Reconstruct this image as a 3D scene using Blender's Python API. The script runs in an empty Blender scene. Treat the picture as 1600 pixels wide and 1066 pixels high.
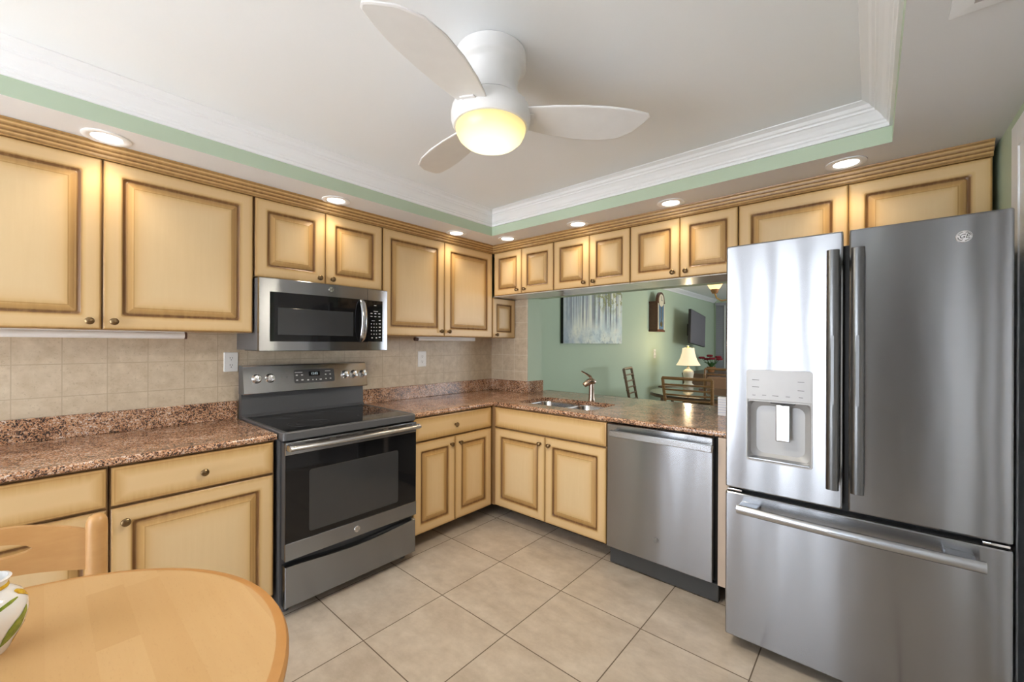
import bpy, bmesh, math, random
from mathutils import Matrix, Vector
PI = math.pi
S = bpy.context.scene
COL = S.collection
random.seed(7)

# ------------------------------------------------------------------ camera
F_PX, CV, YAW, ROL = 643.4493, 538.2247, 0.7182, -0.0041
cam_d = bpy.data.cameras.new('camera')
cam = bpy.data.objects.new('camera', cam_d)
COL.objects.link(cam)
cam_d.sensor_fit = 'HORIZONTAL'
cam_d.sensor_width = 36.0
cam_d.lens = F_PX / 1600 * 36.0
cam_d.shift_y = (CV - 533.0) / 1600.0
cam_d.clip_start = 0.02
right = Vector((math.cos(YAW), math.sin(YAW), 0))
fwd = Vector((-math.sin(YAW), math.cos(YAW), 0))
up = Vector((0, 0, 1))
cr, sr = math.cos(ROL), math.sin(ROL)
r2 = right * cr - up * sr
u2 = right * sr + up * cr
m = Matrix((r2, u2, -fwd)).transposed().to_4x4()
m.translation = Vector((2.8346, -2.9370, 1.3380))
cam.matrix_world = m
S.camera = cam

# ------------------------------------------------------------------ world, exposure
S.view_settings.view_transform = 'Standard'
S.view_settings.look = 'None'
S.view_settings.gamma = 1.0
S.view_settings.use_curve_mapping = False
S.view_settings.exposure = 0.38
SKY = 8.8
w = bpy.data.worlds.new('daylight')
S.world = w
w.use_nodes = True
nt = w.node_tree
bg = nt.nodes['Background']
tc = nt.nodes.new('ShaderNodeTexCoord')
sp = nt.nodes.new('ShaderNodeSeparateXYZ')
rp = nt.nodes.new('ShaderNodeValToRGB')
nt.links.new(tc.outputs['Generated'], sp.inputs[0])
mr = nt.nodes.new('ShaderNodeMapRange')
mr.inputs[1].default_value = -0.6
mr.inputs[2].default_value = 0.6
nt.links.new(sp.outputs[2], mr.inputs[0])
nt.links.new(mr.outputs[0], rp.inputs[0])
rp.color_ramp.elements[0].color = (1.2, 1.2, 1.22, 1)
rp.color_ramp.elements[1].color = (0.50, 0.58, 0.68, 1)
nt.links.new(rp.outputs[0], bg.inputs[0])
bg.inputs[1].default_value = SKY


def portal(name, loc, rot, sx, sy):
    d = bpy.data.lights.new(name, 'AREA')
    d.shape = 'RECTANGLE'
    d.size, d.size_y = sx, sy
    d.cycles.is_portal = True
    o = bpy.data.objects.new(name, d)
    o.location = loc
    o.rotation_euler = rot
    COL.objects.link(o)
    return o


# window openings (built below); portals only guide sky sampling, they give no light of their own
WIN = (0.27, 2.60, 0.03, 2.19)          # kitchen sliding door in the wall behind the camera, x0 x1 z0 z1, y = YB
YB = -5.0
DWIN = (2.3, 5.0, 0.75, 2.05)            # unseen window opening added to light the dining room, y0 y1 z0 z1, x = XD
XD = 5.2
portal('window_portal', ((WIN[0] + WIN[1]) / 2, YB - 0.06, (WIN[2] + WIN[3]) / 2), (PI / 2, 0, PI), WIN[1] - WIN[0], WIN[3] - WIN[2])
portal('added_window_portal', (XD + 0.06, (DWIN[0] + DWIN[1]) / 2, (DWIN[2] + DWIN[3]) / 2), (PI / 2, 0, PI / 2), DWIN[1] - DWIN[0], DWIN[3] - DWIN[2])
SPOT_W = 5.0
BOWL_E = 0.9
FAN_W = 50.0

# ------------------------------------------------------------------ materials
MATS = {}


class N:
    """small node-graph helper"""
    def __init__(s, name):
        s.m = bpy.data.materials.new(name)
        s.m.use_nodes = True
        s.t = s.m.node_tree
        s.b = s.t.nodes['Principled BSDF']
        MATS[name] = s.m

    def n(s, typ, **kw):
        x = s.t.nodes.new('ShaderNode' + typ)
        for k, v in kw.items():
            setattr(x, k, v)
        return x

    def l(s, a, b):
        s.t.links.new(a, b)

    def inp(s, node, key, v):
        if v is None:
            return
        if hasattr(v, 'is_linked') or hasattr(v, 'links'):
            s.l(v, node.inputs[key])
        else:
            node.inputs[key].default_value = v

    def math(s, op, a, b=None, c=None):
        x = s.n('Math', operation=op)
        s.inp(x, 0, a)
        if b is not None:
            s.inp(x, 1, b)
        if c is not None:
            s.inp(x, 2, c)
        return x.outputs[0]

    def obj(s):
        return s.n('TexCoord').outputs['Object']

    def scale(s, vec, sc):
        x = s.n('Mapping')
        s.l(vec, x.inputs[0])
        x.inputs['Scale'].default_value = sc
        return x.outputs[0]

    def noise(s, vec, scale, detail=3, rough=0.55):
        x = s.n('TexNoise')
        s.l(vec, x.inputs['Vector'])
        x.inputs['Scale'].default_value = scale
        x.inputs['Detail'].default_value = detail
        x.inputs['Roughness'].default_value = rough
        return x.outputs['Fac']

    def ramp(s, fac, stops, interp='LINEAR'):
        x = s.n('ValToRGB')
        s.l(fac, x.inputs[0])
        e = x.color_ramp.elements
        x.color_ramp.interpolation = interp
        while len(e) < len(stops):
            e.new(0.5)
        for k, (p, c) in enumerate(stops):
            e[k].position = p
            e[k].color = (c[0], c[1], c[2], 1) if not isinstance(c, (int, float)) else (c, c, c, 1)
        return x.outputs[0]

    def mix(s, fac, a, b, blend='MIX'):
        x = s.n('Mix', data_type='RGBA', blend_type=blend)
        s.inp(x, 0, fac)
        for k, v in ((6, a), (7, b)):
            if isinstance(v, tuple):
                x.inputs[k].default_value = (v[0], v[1], v[2], 1)
            else:
                s.l(v, x.inputs[k])
        return x.outputs[2]

    def bump(s, h, strength=0.3, dist=0.002):
        x = s.n('Bump')
        x.inputs['Strength'].default_value = strength
        x.inputs['Distance'].default_value = dist
        s.l(h, x.inputs['Height'])
        s.l(x.outputs[0], s.b.inputs['Normal'])

    def set(s, col=None, rough=None, metal=None, spec=None, coat=None, emit=None, estr=None):
        if col is not None:
            if isinstance(col, tuple):
                s.b.inputs['Base Color'].default_value = (*col, 1)
            else:
                s.l(col, s.b.inputs['Base Color'])
        s.inp(s.b, 'Roughness', rough)
        s.inp(s.b, 'Metallic', metal)
        s.inp(s.b, 'Specular IOR Level', spec)
        s.inp(s.b, 'Coat Weight', coat)
        if emit is not None:
            s.b.inputs['Emission Color'].default_value = (*emit, 1)
            s.b.inputs['Emission Strength'].default_value = estr
        return s.m


def plain(name, col, rough=0.5, metal=0.0, **kw):
    g = N(name)
    n = g.noise(g.obj(), 18, 2)
    c = g.mix(n, tuple(x * 0.96 for x in col), tuple(min(1, x * 1.04) for x in col))
    g.set(c, rough, metal, **kw)
    return g.m


def lin(r, g, b):
    f = lambda c: (c / 255 / 12.92) if c / 255 <= 0.04045 else ((c / 255 + 0.055) / 1.055) ** 2.4
    return (f(r), f(g), f(b))


# painted walls and ceiling
def paint(name, col, rough=0.6):
    g = N(name)
    v = g.obj()
    c = g.mix(g.noise(v, 1.6, 3), tuple(x * 0.97 for x in col), tuple(x * 1.03 for x in col))
    g.set(c, rough)
    g.bump(g.noise(v, 220, 2), 0.08, 0.001)
    return g.m


paint('green_paint', (0.50, 0.610, 0.465))
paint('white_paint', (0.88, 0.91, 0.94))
paint('soffit_shaded_white', (0.74, 0.745, 0.755))  # ceiling white darkened for the shade on the soffit underside
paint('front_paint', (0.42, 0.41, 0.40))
paint('trim_white', (0.87, 0.89, 0.91), 0.4)

# floor tile
TS, TX, TY = 0.4517, 1.1145, -1.0740
g = N('floor_tile')
v = g.obj()
s_ = g.n('SeparateXYZ')
g.l(v, s_.inputs[0])
fx = g.math('DIVIDE', g.math('SUBTRACT', s_.outputs[0], TX - 20 * TS), TS)
fy = g.math('DIVIDE', g.math('SUBTRACT', s_.outputs[1], TY - 20 * TS), TS)


def grout(g, fx, fy, half):
    a = g.math('ABSOLUTE', g.math('SUBTRACT', g.math('FRACT', fx), 0.5))
    b = g.math('ABSOLUTE', g.math('SUBTRACT', g.math('FRACT', fy), 0.5))
    return g.math('GREATER_THAN', g.math('MAXIMUM', a, b), 0.5 - half)


gm = grout(g, fx, fy, 0.0055)
cell = g.n('CombineXYZ')
g.l(g.math('FLOOR', fx), cell.inputs[0])
g.l(g.math('FLOOR', fy), cell.inputs[1])
wn = g.n('TexWhiteNoise', noise_dimensions='3D')
g.l(cell.outputs[0], wn.inputs['Vector'])
off = g.n('VectorMath', operation='MULTIPLY_ADD')
g.l(wn.outputs['Color'], off.inputs[0])
off.inputs[1].default_value = (9, 9, 9)
g.l(v, off.inputs[2])
n1 = g.noise(g.scale(off.outputs[0], (2.2, 5.0, 1)), 1.6, 6, 0.62)
n2 = g.noise(off.outputs[0], 14, 5, 0.65)
base = g.ramp(n1, [(0.25, (0.42, 0.35, 0.28)), (0.5, (0.54, 0.465, 0.38)), (0.75, (0.62, 0.55, 0.465))])
base = g.mix(g.ramp(n2, [(0.38, 0.0), (0.62, 1.0)]), g.mix(0.22, base, (0.24, 0.185, 0.13)), base)
col = g.mix(gm, base, (0.135, 0.10, 0.070))
g.set(col, g.math('ADD', 0.30, g.math('MULTIPLY', gm, 0.4)), spec=0.45)
g.bump(g.math('SUBTRACT', g.math('MULTIPLY', n2, 0.15), gm), 0.35, 0.002)

# wall tile (6 inch stone-look)
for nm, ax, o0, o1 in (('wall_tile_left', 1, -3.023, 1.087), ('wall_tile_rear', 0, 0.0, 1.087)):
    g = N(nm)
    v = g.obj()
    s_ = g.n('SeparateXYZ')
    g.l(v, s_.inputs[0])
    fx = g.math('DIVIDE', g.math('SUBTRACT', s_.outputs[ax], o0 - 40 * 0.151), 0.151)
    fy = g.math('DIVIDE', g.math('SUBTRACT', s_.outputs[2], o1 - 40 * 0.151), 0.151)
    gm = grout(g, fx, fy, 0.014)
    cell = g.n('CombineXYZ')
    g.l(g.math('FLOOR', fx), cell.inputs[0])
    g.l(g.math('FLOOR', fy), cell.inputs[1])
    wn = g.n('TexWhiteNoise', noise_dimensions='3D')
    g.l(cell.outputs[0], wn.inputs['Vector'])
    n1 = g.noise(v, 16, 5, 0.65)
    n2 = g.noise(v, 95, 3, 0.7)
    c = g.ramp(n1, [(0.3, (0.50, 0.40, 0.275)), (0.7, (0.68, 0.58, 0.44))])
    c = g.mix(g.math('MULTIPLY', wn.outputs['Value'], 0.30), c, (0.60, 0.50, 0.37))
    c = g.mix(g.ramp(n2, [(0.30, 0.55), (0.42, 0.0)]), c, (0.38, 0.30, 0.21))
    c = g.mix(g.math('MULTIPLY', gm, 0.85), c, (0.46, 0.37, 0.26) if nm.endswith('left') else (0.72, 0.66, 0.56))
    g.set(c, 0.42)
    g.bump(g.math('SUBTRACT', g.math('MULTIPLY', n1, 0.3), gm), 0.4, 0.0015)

# granite
g = N('granite')
v = g.obj()
vo = g.n('TexVoronoi', feature='F1')
vo.inputs['Scale'].default_value = 250
g.l(v, vo.inputs['Vector'])
sc_ = g.n('SeparateColor')
g.l(vo.outputs['Color'], sc_.inputs[0])
vo2 = g.n('TexVoronoi', feature='F1')
vo2.inputs['Scale'].default_value = 115
g.l(v, vo2.inputs['Vector'])
sc2 = g.n('SeparateColor')
g.l(vo2.outputs['Color'], sc2.inputs[0])
big = g.noise(v, 9, 3)
val = g.math('ADD', g.math('MULTIPLY', sc_.outputs[0], 0.62), g.math('MULTIPLY', sc2.outputs[1], 0.30))
val = g.math('ADD', val, g.math('MULTIPLY', g.math('SUBTRACT', big, 0.5), 0.75))
c = g.ramp(val, [(0.0, (0.022, 0.018, 0.018)), (0.24, (0.05, 0.038, 0.034)), (0.36, (0.24, 0.12, 0.075)),
                 (0.52, (0.50, 0.25, 0.125)), (0.68, (0.60, 0.37, 0.225)), (0.86, (0.66, 0.57, 0.50))])  # orange mid stops stand in for warm cabinets reflected in the top
g.set(c, 0.16, spec=0.5)

# glazed maple cabinet paint: cream-honey coat with brown antique glaze brushed along the profile edges
g = N('glazed_wood')
v = g.obj()
at = g.n('Attribute')
at.attribute_name = 'glaze'
st = g.noise(g.scale(v, (22, 22, 1.3)), 3.0, 4, 0.6)
st2 = g.noise(v, 5, 3)
coat = g.mix(st, (0.70, 0.52, 0.29), (0.77, 0.595, 0.355))
coat = g.mix(g.math('MULTIPLY', st2, 0.30), coat, (0.68, 0.47, 0.235))
gl = g.math('MULTIPLY', at.outputs['Fac'], g.math('ADD', 0.62, g.math('MULTIPLY', st, 0.7)))
gl = g.math('MINIMUM', gl, 1.0)
coat = g.mix(g.math('MINIMUM', g.math('MULTIPLY', gl, 3.2), 1.0), coat, (0.62, 0.385, 0.145))
c = g.mix(g.ramp(gl, [(0.12, 0.0), (0.95, 1.0)]), coat, (0.17, 0.078, 0.024))
g.set(c, 0.34, spec=0.45)
plain('cabinet_frame', (0.32, 0.18, 0.075), 0.5)
plain('cabinet_side', (0.58, 0.40, 0.20), 0.4)
plain('dark_gap', (0.015, 0.013, 0.012), 0.6)
plain('bronze', (0.23, 0.155, 0.08), 0.30, 1.0)

# stainless steel: fine horizontal brushing, slightly wavy sheet


def steel(name, col, rough, wav, aniso=1.0):
    g = N(name)
    v = g.obj()
    w1 = g.noise(g.scale(v, (5.5, 5.5, 1.1)), 1.0, 2, 0.45)
    br = g.noise(g.scale(v, (3, 3, 260)), 3.0, 2)
    g.set(g.mix(br, tuple(x * 0.95 for x in col), tuple(x * 1.05 for x in col)), rough, 1.0)
    if aniso:
        g.b.inputs['Anisotropic'].default_value = aniso
        tv = g.n('CombineXYZ')
        tv.inputs[2].default_value = 1.0
        g.l(tv.outputs[0], g.b.inputs['Tangent'])
    if wav:
        g.bump(w1, 1.0, wav)
    return g.m


steel('stainless', (0.335, 0.345, 0.365), 0.20, 0.0016)
steel('stainless_lit', (0.62, 0.63, 0.65), 0.22, 0.0016)  # same steel, lightened to stand for reflections on the range control face
steel('stainless_dark', (0.30, 0.32, 0.35), 0.22, 0.001)
steel('handle_steel', (0.47, 0.49, 0.52), 0.24, 0.0, 0.0)
steel('handle_dark', (0.17, 0.175, 0.18), 0.28, 0.0, 0.0)
plain('chrome', (0.82, 0.82, 0.83), 0.12, 1.0)
plain('sink_steel', (0.62, 0.62, 0.63), 0.22, 1.0)
plain('faucet_steel', (0.50, 0.40, 0.33), 0.22, 1.0)
plain('grey_plastic', (0.115, 0.115, 0.12), 0.40)
plain('dispenser_grey', (0.40, 0.40, 0.405), 0.38, 0.25)
plain('charcoal', (0.055, 0.056, 0.058), 0.42)
plain('range_grey', (0.085, 0.086, 0.090), 0.30)
plain('black_plastic', (0.012, 0.012, 0.013), 0.35)
plain('black_glass', (0.008, 0.008, 0.009), 0.05, spec=0.38)
plain('window_glass', (0.042, 0.043, 0.045), 0.09, spec=0.5)
plain('burner_ring', (0.055, 0.055, 0.06), 0.18)
plain('mark_light', (0.62, 0.62, 0.62), 0.5)
plain('mark_dark', (0.10, 0.10, 0.10), 0.5)
plain('white_plastic', (0.82, 0.82, 0.80), 0.35)
plain('fan_white', (0.80, 0.80, 0.80), 0.38)
plain('tube_diffuser', (0.80, 0.79, 0.77), 0.35)
plain('end_cap_brown', (0.10, 0.045, 0.03), 0.45)
plain('beige_panel', (0.62, 0.50, 0.40), 0.5)
plain('gloss_panel', (0.66, 0.63, 0.58), 0.12)
plain('paper_white', (0.80, 0.82, 0.86), 0.5)
plain('rule_blue', (0.42, 0.52, 0.72), 0.5)

# beech butcher-block table
g = N('beech_block')
v = g.obj()
s_ = g.n('SeparateXYZ')
g.l(v, s_.inputs[0])
row = g.math('DIVIDE', g.math('ADD', s_.outputs[1], 10.0), 0.0655)
rid = g.math('FLOOR', row)
wn1 = g.n('TexWhiteNoise', noise_dimensions='1D')
g.l(rid, wn1.inputs['W'])
colp = g.math('DIVIDE', g.math('ADD', s_.outputs[0], g.math('MULTIPLY', wn1.outputs['Value'], 5.0)), 0.27)
cell = g.n('CombineXYZ')
g.l(rid, cell.inputs[0])
g.l(g.math('FLOOR', colp), cell.inputs[1])
wn = g.n('TexWhiteNoise', noise_dimensions='3D')
g.l(cell.outputs[0], wn.inputs['Vector'])
gr = g.noise(g.scale(v, (2.0, 26, 1)), 2.2, 5, 0.6)
sp_ = g.noise(g.scale(v, (40, 160, 1)), 2.0, 2)
c = g.ramp(wn.outputs['Value'], [(0.0, (0.50, 0.305, 0.130)), (0.5, (0.53, 0.330, 0.147)), (1.0, (0.565, 0.365, 0.172))])
c = g.mix(g.math('MULTIPLY', gr, 0.42), c, (0.46, 0.25, 0.095))
c = g.mix(g.ramp(sp_, [(0.28, 0.16), (0.40, 0.0)]), c, (0.34, 0.18, 0.07))
g.set(c, 0.30, spec=0.45)
for nm, a, b in (('beech_edge', (0.42, 0.195, 0.055), (0.53, 0.27, 0.09)), ('beech_wood', (0.55, 0.29, 0.105), (0.65, 0.38, 0.155)),
                 ('rattan', (0.22, 0.105, 0.035), (0.40, 0.21, 0.08)), ('rattan_dark', (0.09, 0.05, 0.025), (0.22, 0.13, 0.065)),
                 ('walnut', (0.075, 0.028, 0.014), (0.14, 0.055, 0.026)), ('sideboard_wood', (0.10, 0.055, 0.035), (0.17, 0.10, 0.065))):
    g = N(nm)
    v = g.obj()
    n1 = g.noise(g.scale(v, (6, 6, 22)), 2.5, 4)
    g.set(g.mix(n1, a, b), 0.33)

# ceramics, cloth, lamp
plain('ceramic_white', (0.80, 0.79, 0.78), 0.12, coat=0.3)
g = N('painted_lemon')
n1 = g.noise(g.scale(g.obj(), (30, 30, 60)), 2.0, 3)
g.set(g.ramp(n1, [(0.25, (0.28, 0.12, 0.03)), (0.5, (0.62, 0.38, 0.03)), (0.75, (0.75, 0.52, 0.06))]), 0.15)
g = N('painted_leaf')
n1 = g.noise(g.obj(), 60, 3)
g.set(g.ramp(n1, [(0.3, (0.10, 0.17, 0.02)), (0.7, (0.30, 0.36, 0.05))]), 0.15)
plain('painted_line', (0.09, 0.13, 0.07), 0.2)
plain('lamp_ceramic', (0.66, 0.62, 0.50), 0.22)
g = N('lamp_shade_cloth')
g.set((0.72, 0.63, 0.47), 0.8, emit=(1.0, 0.80, 0.50), estr=0.55)
plain('brass', (0.55, 0.36, 0.16), 0.3, 1.0)
g = N('amber_glass')
g.set((0.85, 0.65, 0.35), 0.3, emit=(1.0, 0.62, 0.25), estr=1.6)
plain('copper_tone', (0.45, 0.22, 0.10), 0.35, 0.6)
plain('cushion_tan', (0.42, 0.24, 0.15), 0.8)
plain('petal_red', (0.26, 0.015, 0.03), 0.6)
plain('leaf_green', (0.06, 0.16, 0.05), 0.5)
plain('terracotta', (0.42, 0.18, 0.07), 0.5)
plain('tv_screen', (0.17, 0.165, 0.185), 0.22, spec=0.5)  # grey lifted to stand for the blinds reflected in the screen
plain('canvas_edge', (0.008, 0.008, 0.008), 0.6)
plain('blind_grey', (0.34, 0.34, 0.38), 0.5)
plain('clock_face', (0.70, 0.66, 0.52), 0.3)
plain('clock_glass', (0.10, 0.17, 0.26), 0.06)
g = N('table_smoked_glass')
g.set((0.10, 0.085, 0.07), 0.05, spec=0.6)
g = N('bowl_glass')                        # frosted bowl, bulb glowing through its lower middle
s_ = g.n('SeparateXYZ')
g.l(g.obj(), s_.inputs[0])
hz = g.n('MapRange')
hz.inputs[1].default_value = -0.250
hz.inputs[2].default_value = -0.333
g.l(s_.outputs[2], hz.inputs[0])
g.set((0.35, 0.32, 0.20), 0.3)
g.l(g.ramp(hz.outputs[0], [(0.0, (1.0, 0.70, 0.22)), (0.5, (1.0, 0.82, 0.34)), (1.0, (1.0, 0.95, 0.70))]), g.b.inputs['Emission Color'])
g.l(g.math('MULTIPLY_ADD', hz.outputs[0], BOWL_E * 0.7, BOWL_E * 0.6), g.b.inputs['Emission Strength'])
g = N('lamp_lens')
g.set((0.9, 0.9, 0.9), 0.4, emit=(1.0, 0.96, 0.90), estr=5.0)
g = N('led_digits')
g.set((0.2, 0.25, 0.25), 0.4, emit=(0.6, 0.75, 0.8), estr=0.5)

# misty forest canvas: pale wash, vertical trunks, leafy greens at the top, bluish undergrowth
g = N('forest_painting')
v = g.obj()
s_ = g.n('SeparateXYZ')
g.l(v, s_.inputs[0])
yy, zz = s_.outputs[1], s_.outputs[2]     # y 0..1.54, z 0..1.0
mist = g.noise(g.scale(v, (1, 2.4, 3)), 2.0, 4)
c = g.ramp(mist, [(0.3, (0.54, 0.65, 0.68)), (0.5, (0.78, 0.88, 0.86)), (0.7, (0.92, 0.95, 0.86))])
rightw = g.math('DIVIDE', yy, 1.54)
c = g.mix(g.ramp(rightw, [(0.0, 0.75), (0.55, 0.0)]), c, (0.26, 0.31, 0.40))
c = g.mix(g.ramp(g.noise(g.scale(v, (1, 2.0, 1.6)), 1.3, 3), [(0.45, 0.0), (0.65, 0.8)]), c, (0.92, 0.92, 0.78))
for sc, lo_, hi_, dk, amt in ((9, 0.53, 0.57, (0.20, 0.22, 0.28), 0.80), (21, 0.57, 0.61, (0.09, 0.13, 0.16), 0.85), (30, 0.60, 0.63, (0.78, 0.84, 0.86), 0.8)):
    tr = g.noise(g.scale(v, (1, sc, 0.16)), 1.0, 2, 0.5)
    tm = g.math('MULTIPLY', g.ramp(tr, [(lo_, 0.0), (hi_, 1.0)]), g.ramp(zz, [(0.16, 0.0), (0.34, 1.0)]))
    c = g.mix(g.math('MULTIPLY', tm, amt), c, dk)
lf = g.noise(v, 9, 4, 0.7)
lm = g.math('MULTIPLY', g.ramp(lf, [(0.47, 0.0), (0.53, 1.0)]), g.ramp(zz, [(0.38, 0.0), (0.56, 1.0)]))
lm = g.math('MULTIPLY', lm, g.ramp(rightw, [(0.42, 0.0), (0.56, 1.0)]))
c = g.mix(g.math('MULTIPLY', lm, 0.85), c, g.mix(g.noise(v, 5, 2), (0.10, 0.15, 0.08), (0.52, 0.50, 0.14)))
un = g.noise(v, 14, 5, 0.7)
um = g.math('MULTIPLY', g.ramp(un, [(0.5, 0.0), (0.62, 1.0)]), g.ramp(zz, [(0.0, 1.0), (0.25, 0.0)]))
c = g.mix(g.math('MULTIPLY', um, 0.7), c, (0.22, 0.33, 0.40))
g.set(c, 0.6)

# ------------------------------------------------------------------ mesh helpers
W = {}          # world matrix of every root / part


class MB:
    def __init__(s):
        s.bm = bmesh.new()
        s.gl = s.bm.verts.layers.float.new('glaze')

    def face(s, vs, mi=0):
        try:
            f = s.bm.faces.new(vs)
            f.material_index = mi
            return f
        except ValueError:
            return None

    def box(s, x0, x1, y0, y1, z0, z1, mi=0, bev=0.0, seg=2):
        v = [s.bm.verts.new((x, y, z)) for z in (z0, z1) for y in (y0, y1) for x in (x0, x1)]
        fs = [s.face([v[i] for i in q], mi) for q in ((0, 2, 3, 1), (4, 5, 7, 6), (0, 1, 5, 4), (2, 6, 7, 3), (0, 4, 6, 2), (1, 3, 7, 5))]
        if bev > 0:
            es = list({e for f in fs for e in f.edges})
            r = bmesh.ops.bevel(s.bm, geom=es, offset=bev, segments=seg, affect='EDGES', profile=0.5)
            for f in r['faces']:
                f.material_index = mi
        return s

    def loops(s, loops, closed_ring=True, cap0=True, cap1=True, mi=0, mis=None, glz=None):
        """bridge successive rings of equal length"""
        rings = []
        for k, lp in enumerate(loops):
            ring = [s.bm.verts.new(p) for p in lp]
            if glz is not None:
                for x in ring:
                    x[s.gl] = glz[k]
            rings.append(ring)
        n = len(rings[0])
        for k in range(len(rings) - 1):
            a, b = rings[k], rings[k + 1]
            mm = mis[k] if mis else mi
            for i in range(n if closed_ring else n - 1):
                j = (i + 1) % n
                s.face([a[i], a[j], b[j], b[i]], mm)
        if cap0:
            s.face(list(reversed(rings[0])), mis[0] if mis else mi)
        if cap1:
            s.face(rings[-1], mis[-1] if mis else mi)
        return rings

    def lathe(s, prof, c=(0, 0, 0), axis='z', seg=32, mi=0, mis=None, cap0=True, cap1=True):
        def pt(r, h, a):
            ca, sa = r * math.cos(a), r * math.sin(a)
            if axis == 'z':
                return (c[0] + ca, c[1] + sa, c[2] + h)
            if axis == 'y':        # h measured towards -y
                return (c[0] + ca, c[1] - h, c[2] + sa)
            return (c[0] + h, c[1] + ca, c[2] + sa)
        lps = [[pt(max(r, 1e-4), h, 2 * PI * i / seg) for i in range(seg)] for r, h in prof]
        s.loops(lps, cap0=cap0, cap1=cap1, mi=mi, mis=mis)
        return s

    def tube(s, pts, rad, seg=10, mi=0, flat=None, upv=(0, 0, 1)):
        """tube along points; rad number or list; flat=(a,b) elliptical factors"""
        pts = [Vector(p) for p in pts]
        if not isinstance(rad, (list, tuple)):
            rad = [rad] * len(pts)
        fa, fb = flat or (1, 1)
        lps = []
        ref = Vector(upv)
        for i, p in enumerate(pts):
            d = (pts[min(i + 1, len(pts) - 1)] - pts[max(i - 1, 0)]).normalized()
            a = ref if abs(d.dot(ref)) < 0.95 else Vector((1, 0, 0))
            x = d.cross(a).normalized()
            y = d.cross(x).normalized()
            lps.append([p + x * (math.cos(2 * PI * k / seg) * rad[i] * fa) + y * (math.sin(2 * PI * k / seg) * rad[i] * fb) for k in range(seg)])
        s.loops(lps, mi=mi)
        return s

    def prism(s, poly, fn, d0, d1, mi=0):
        s.loops([[fn(a, b, d0) for a, b in poly], [fn(a, b, d1) for a, b in poly]], mi=mi)
        return s

    def sweep(s, path, prof, closed=False, mi=0, mis=None):
        """profile (offset along left normal, z) swept along a mitred xy path"""
        n = len(path)
        P = [Vector(p) for p in path]
        offs = []
        for i in range(n):
            dirs = []
            if closed or i > 0:
                dirs.append((P[i] - P[i - 1]).normalized())
            if closed or i < n - 1:
                dirs.append((P[(i + 1) % n] - P[i]).normalized())
            nn = [Vector((-d.y, d.x)) for d in dirs]
            if len(nn) == 1:
                offs.append(nn[0])
            else:
                mm = (nn[0] + nn[1])
                mm = mm / max(1e-6, (1 + nn[0].dot(nn[1])))
                offs.append(mm)
        lps = [[(P[i].x + offs[i].x * o, P[i].y + offs[i].y * o, z) for i in range(n)] for o, z in prof]
        rings = [[s.bm.verts.new(p) for p in lp] for lp in lps]
        for k in range(len(rings) - 1):
            for i in range(n if closed else n - 1):
                j = (i + 1) % n
                s.face([rings[k][i], rings[k][j], rings[k + 1][j], rings[k + 1][i]], mis[k] if mis else mi)
        if not closed:
            for i in (0, n - 1):
                s.face([r[i] for r in rings], mi)
        return s

    def build(s, name, mats, parent=None, local=False, sharp=35):
        """local=True: vertices are already in the parent's frame"""
        bm = s.bm
        bmesh.ops.recalc_face_normals(bm, faces=bm.faces)
        if parent is not None and not local:
            bm.transform(W[parent].inverted())
        me = bpy.data.meshes.new(name)
        bm.normal_update()
        for f in bm.faces:
            f.smooth = len(f.verts) <= 4 and f.calc_area() < 0.0135 and max(abs(f.normal.x), abs(f.normal.y), abs(f.normal.z)) < 0.99995
        for e in bm.edges:
            if len(e.link_faces) == 2 and e.calc_face_angle(0) > math.radians(sharp):
                e.smooth = False
        bm.to_mesh(me)
        bm.free()
        for mm in (mats if isinstance(mats, (list, tuple)) else [mats]):
            me.materials.append(MATS[mm])
        o = bpy.data.objects.new(name, me)
        COL.objects.link(o)
        if parent is not None:
            o.parent = parent
            W[o] = W[parent].copy()
        else:
            W[o] = Matrix.Identity(4)
        return o


def tag(o, label=None, cat=None, group=None, kind=None):
    if label:
        o['label'] = label
    if cat:
        o['category'] = cat
    if group:
        o['group'] = group
    if kind:
        o['kind'] = kind
    return o


def thing(name, label, cat, loc=(0, 0, 0), rz=0.0, group=None):
    o = bpy.data.objects.new(name, None)
    o.empty_display_size = 0.05
    o.location = loc
    o.rotation_euler = (0, 0, rz)
    COL.objects.link(o)
    W[o] = Matrix.Translation(loc) @ Matrix.Rotation(rz, 4, 'Z')
    return tag(o, label, cat, group)


def struct(name, mb, mats, **kw):
    o = mb.build(name, mats, **kw)
    o['kind'] = 'structure'
    return o


def dup(root, loc, rz=0.0, label=None):
    r = root.copy()
    COL.objects.link(r)
    r.location = loc
    r.rotation_euler = (0, 0, rz)
    W[r] = Matrix.Translation(loc) @ Matrix.Rotation(rz, 4, 'Z')
    if label:
        r['label'] = label
    for ch in list(root.children):
        c = ch.copy()
        COL.objects.link(c)
        c.parent = r
        W[c] = W[r].copy()
        for gch in list(ch.children):
            d = gch.copy()
            COL.objects.link(d)
            d.parent = c
            W[d] = W[r].copy()
    return r


def rrect(x0, x1, z0, z1, r, n=4):
    """rounded rectangle points counter-clockwise"""
    r = max(1e-4, min(r, (x1 - x0) / 2 - 1e-4, (z1 - z0) / 2 - 1e-4))
    out = []
    for cx, cz, a0 in ((x1 - r, z1 - r, 0), (x0 + r, z1 - r, PI / 2), (x0 + r, z0 + r, PI), (x1 - r, z0 + r, 1.5 * PI)):
        for i in range(n + 1):
            a = a0 + PI / 2 * i / n
            out.append((cx + r * math.cos(a), cz + r * math.sin(a)))
    return out



def bits(name, mat, parent, boxes, local=True):
    for q_ in boxes:
        b = MB()
        b.box(*q_)
        b.build(name, mat, parent, local=local)



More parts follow.
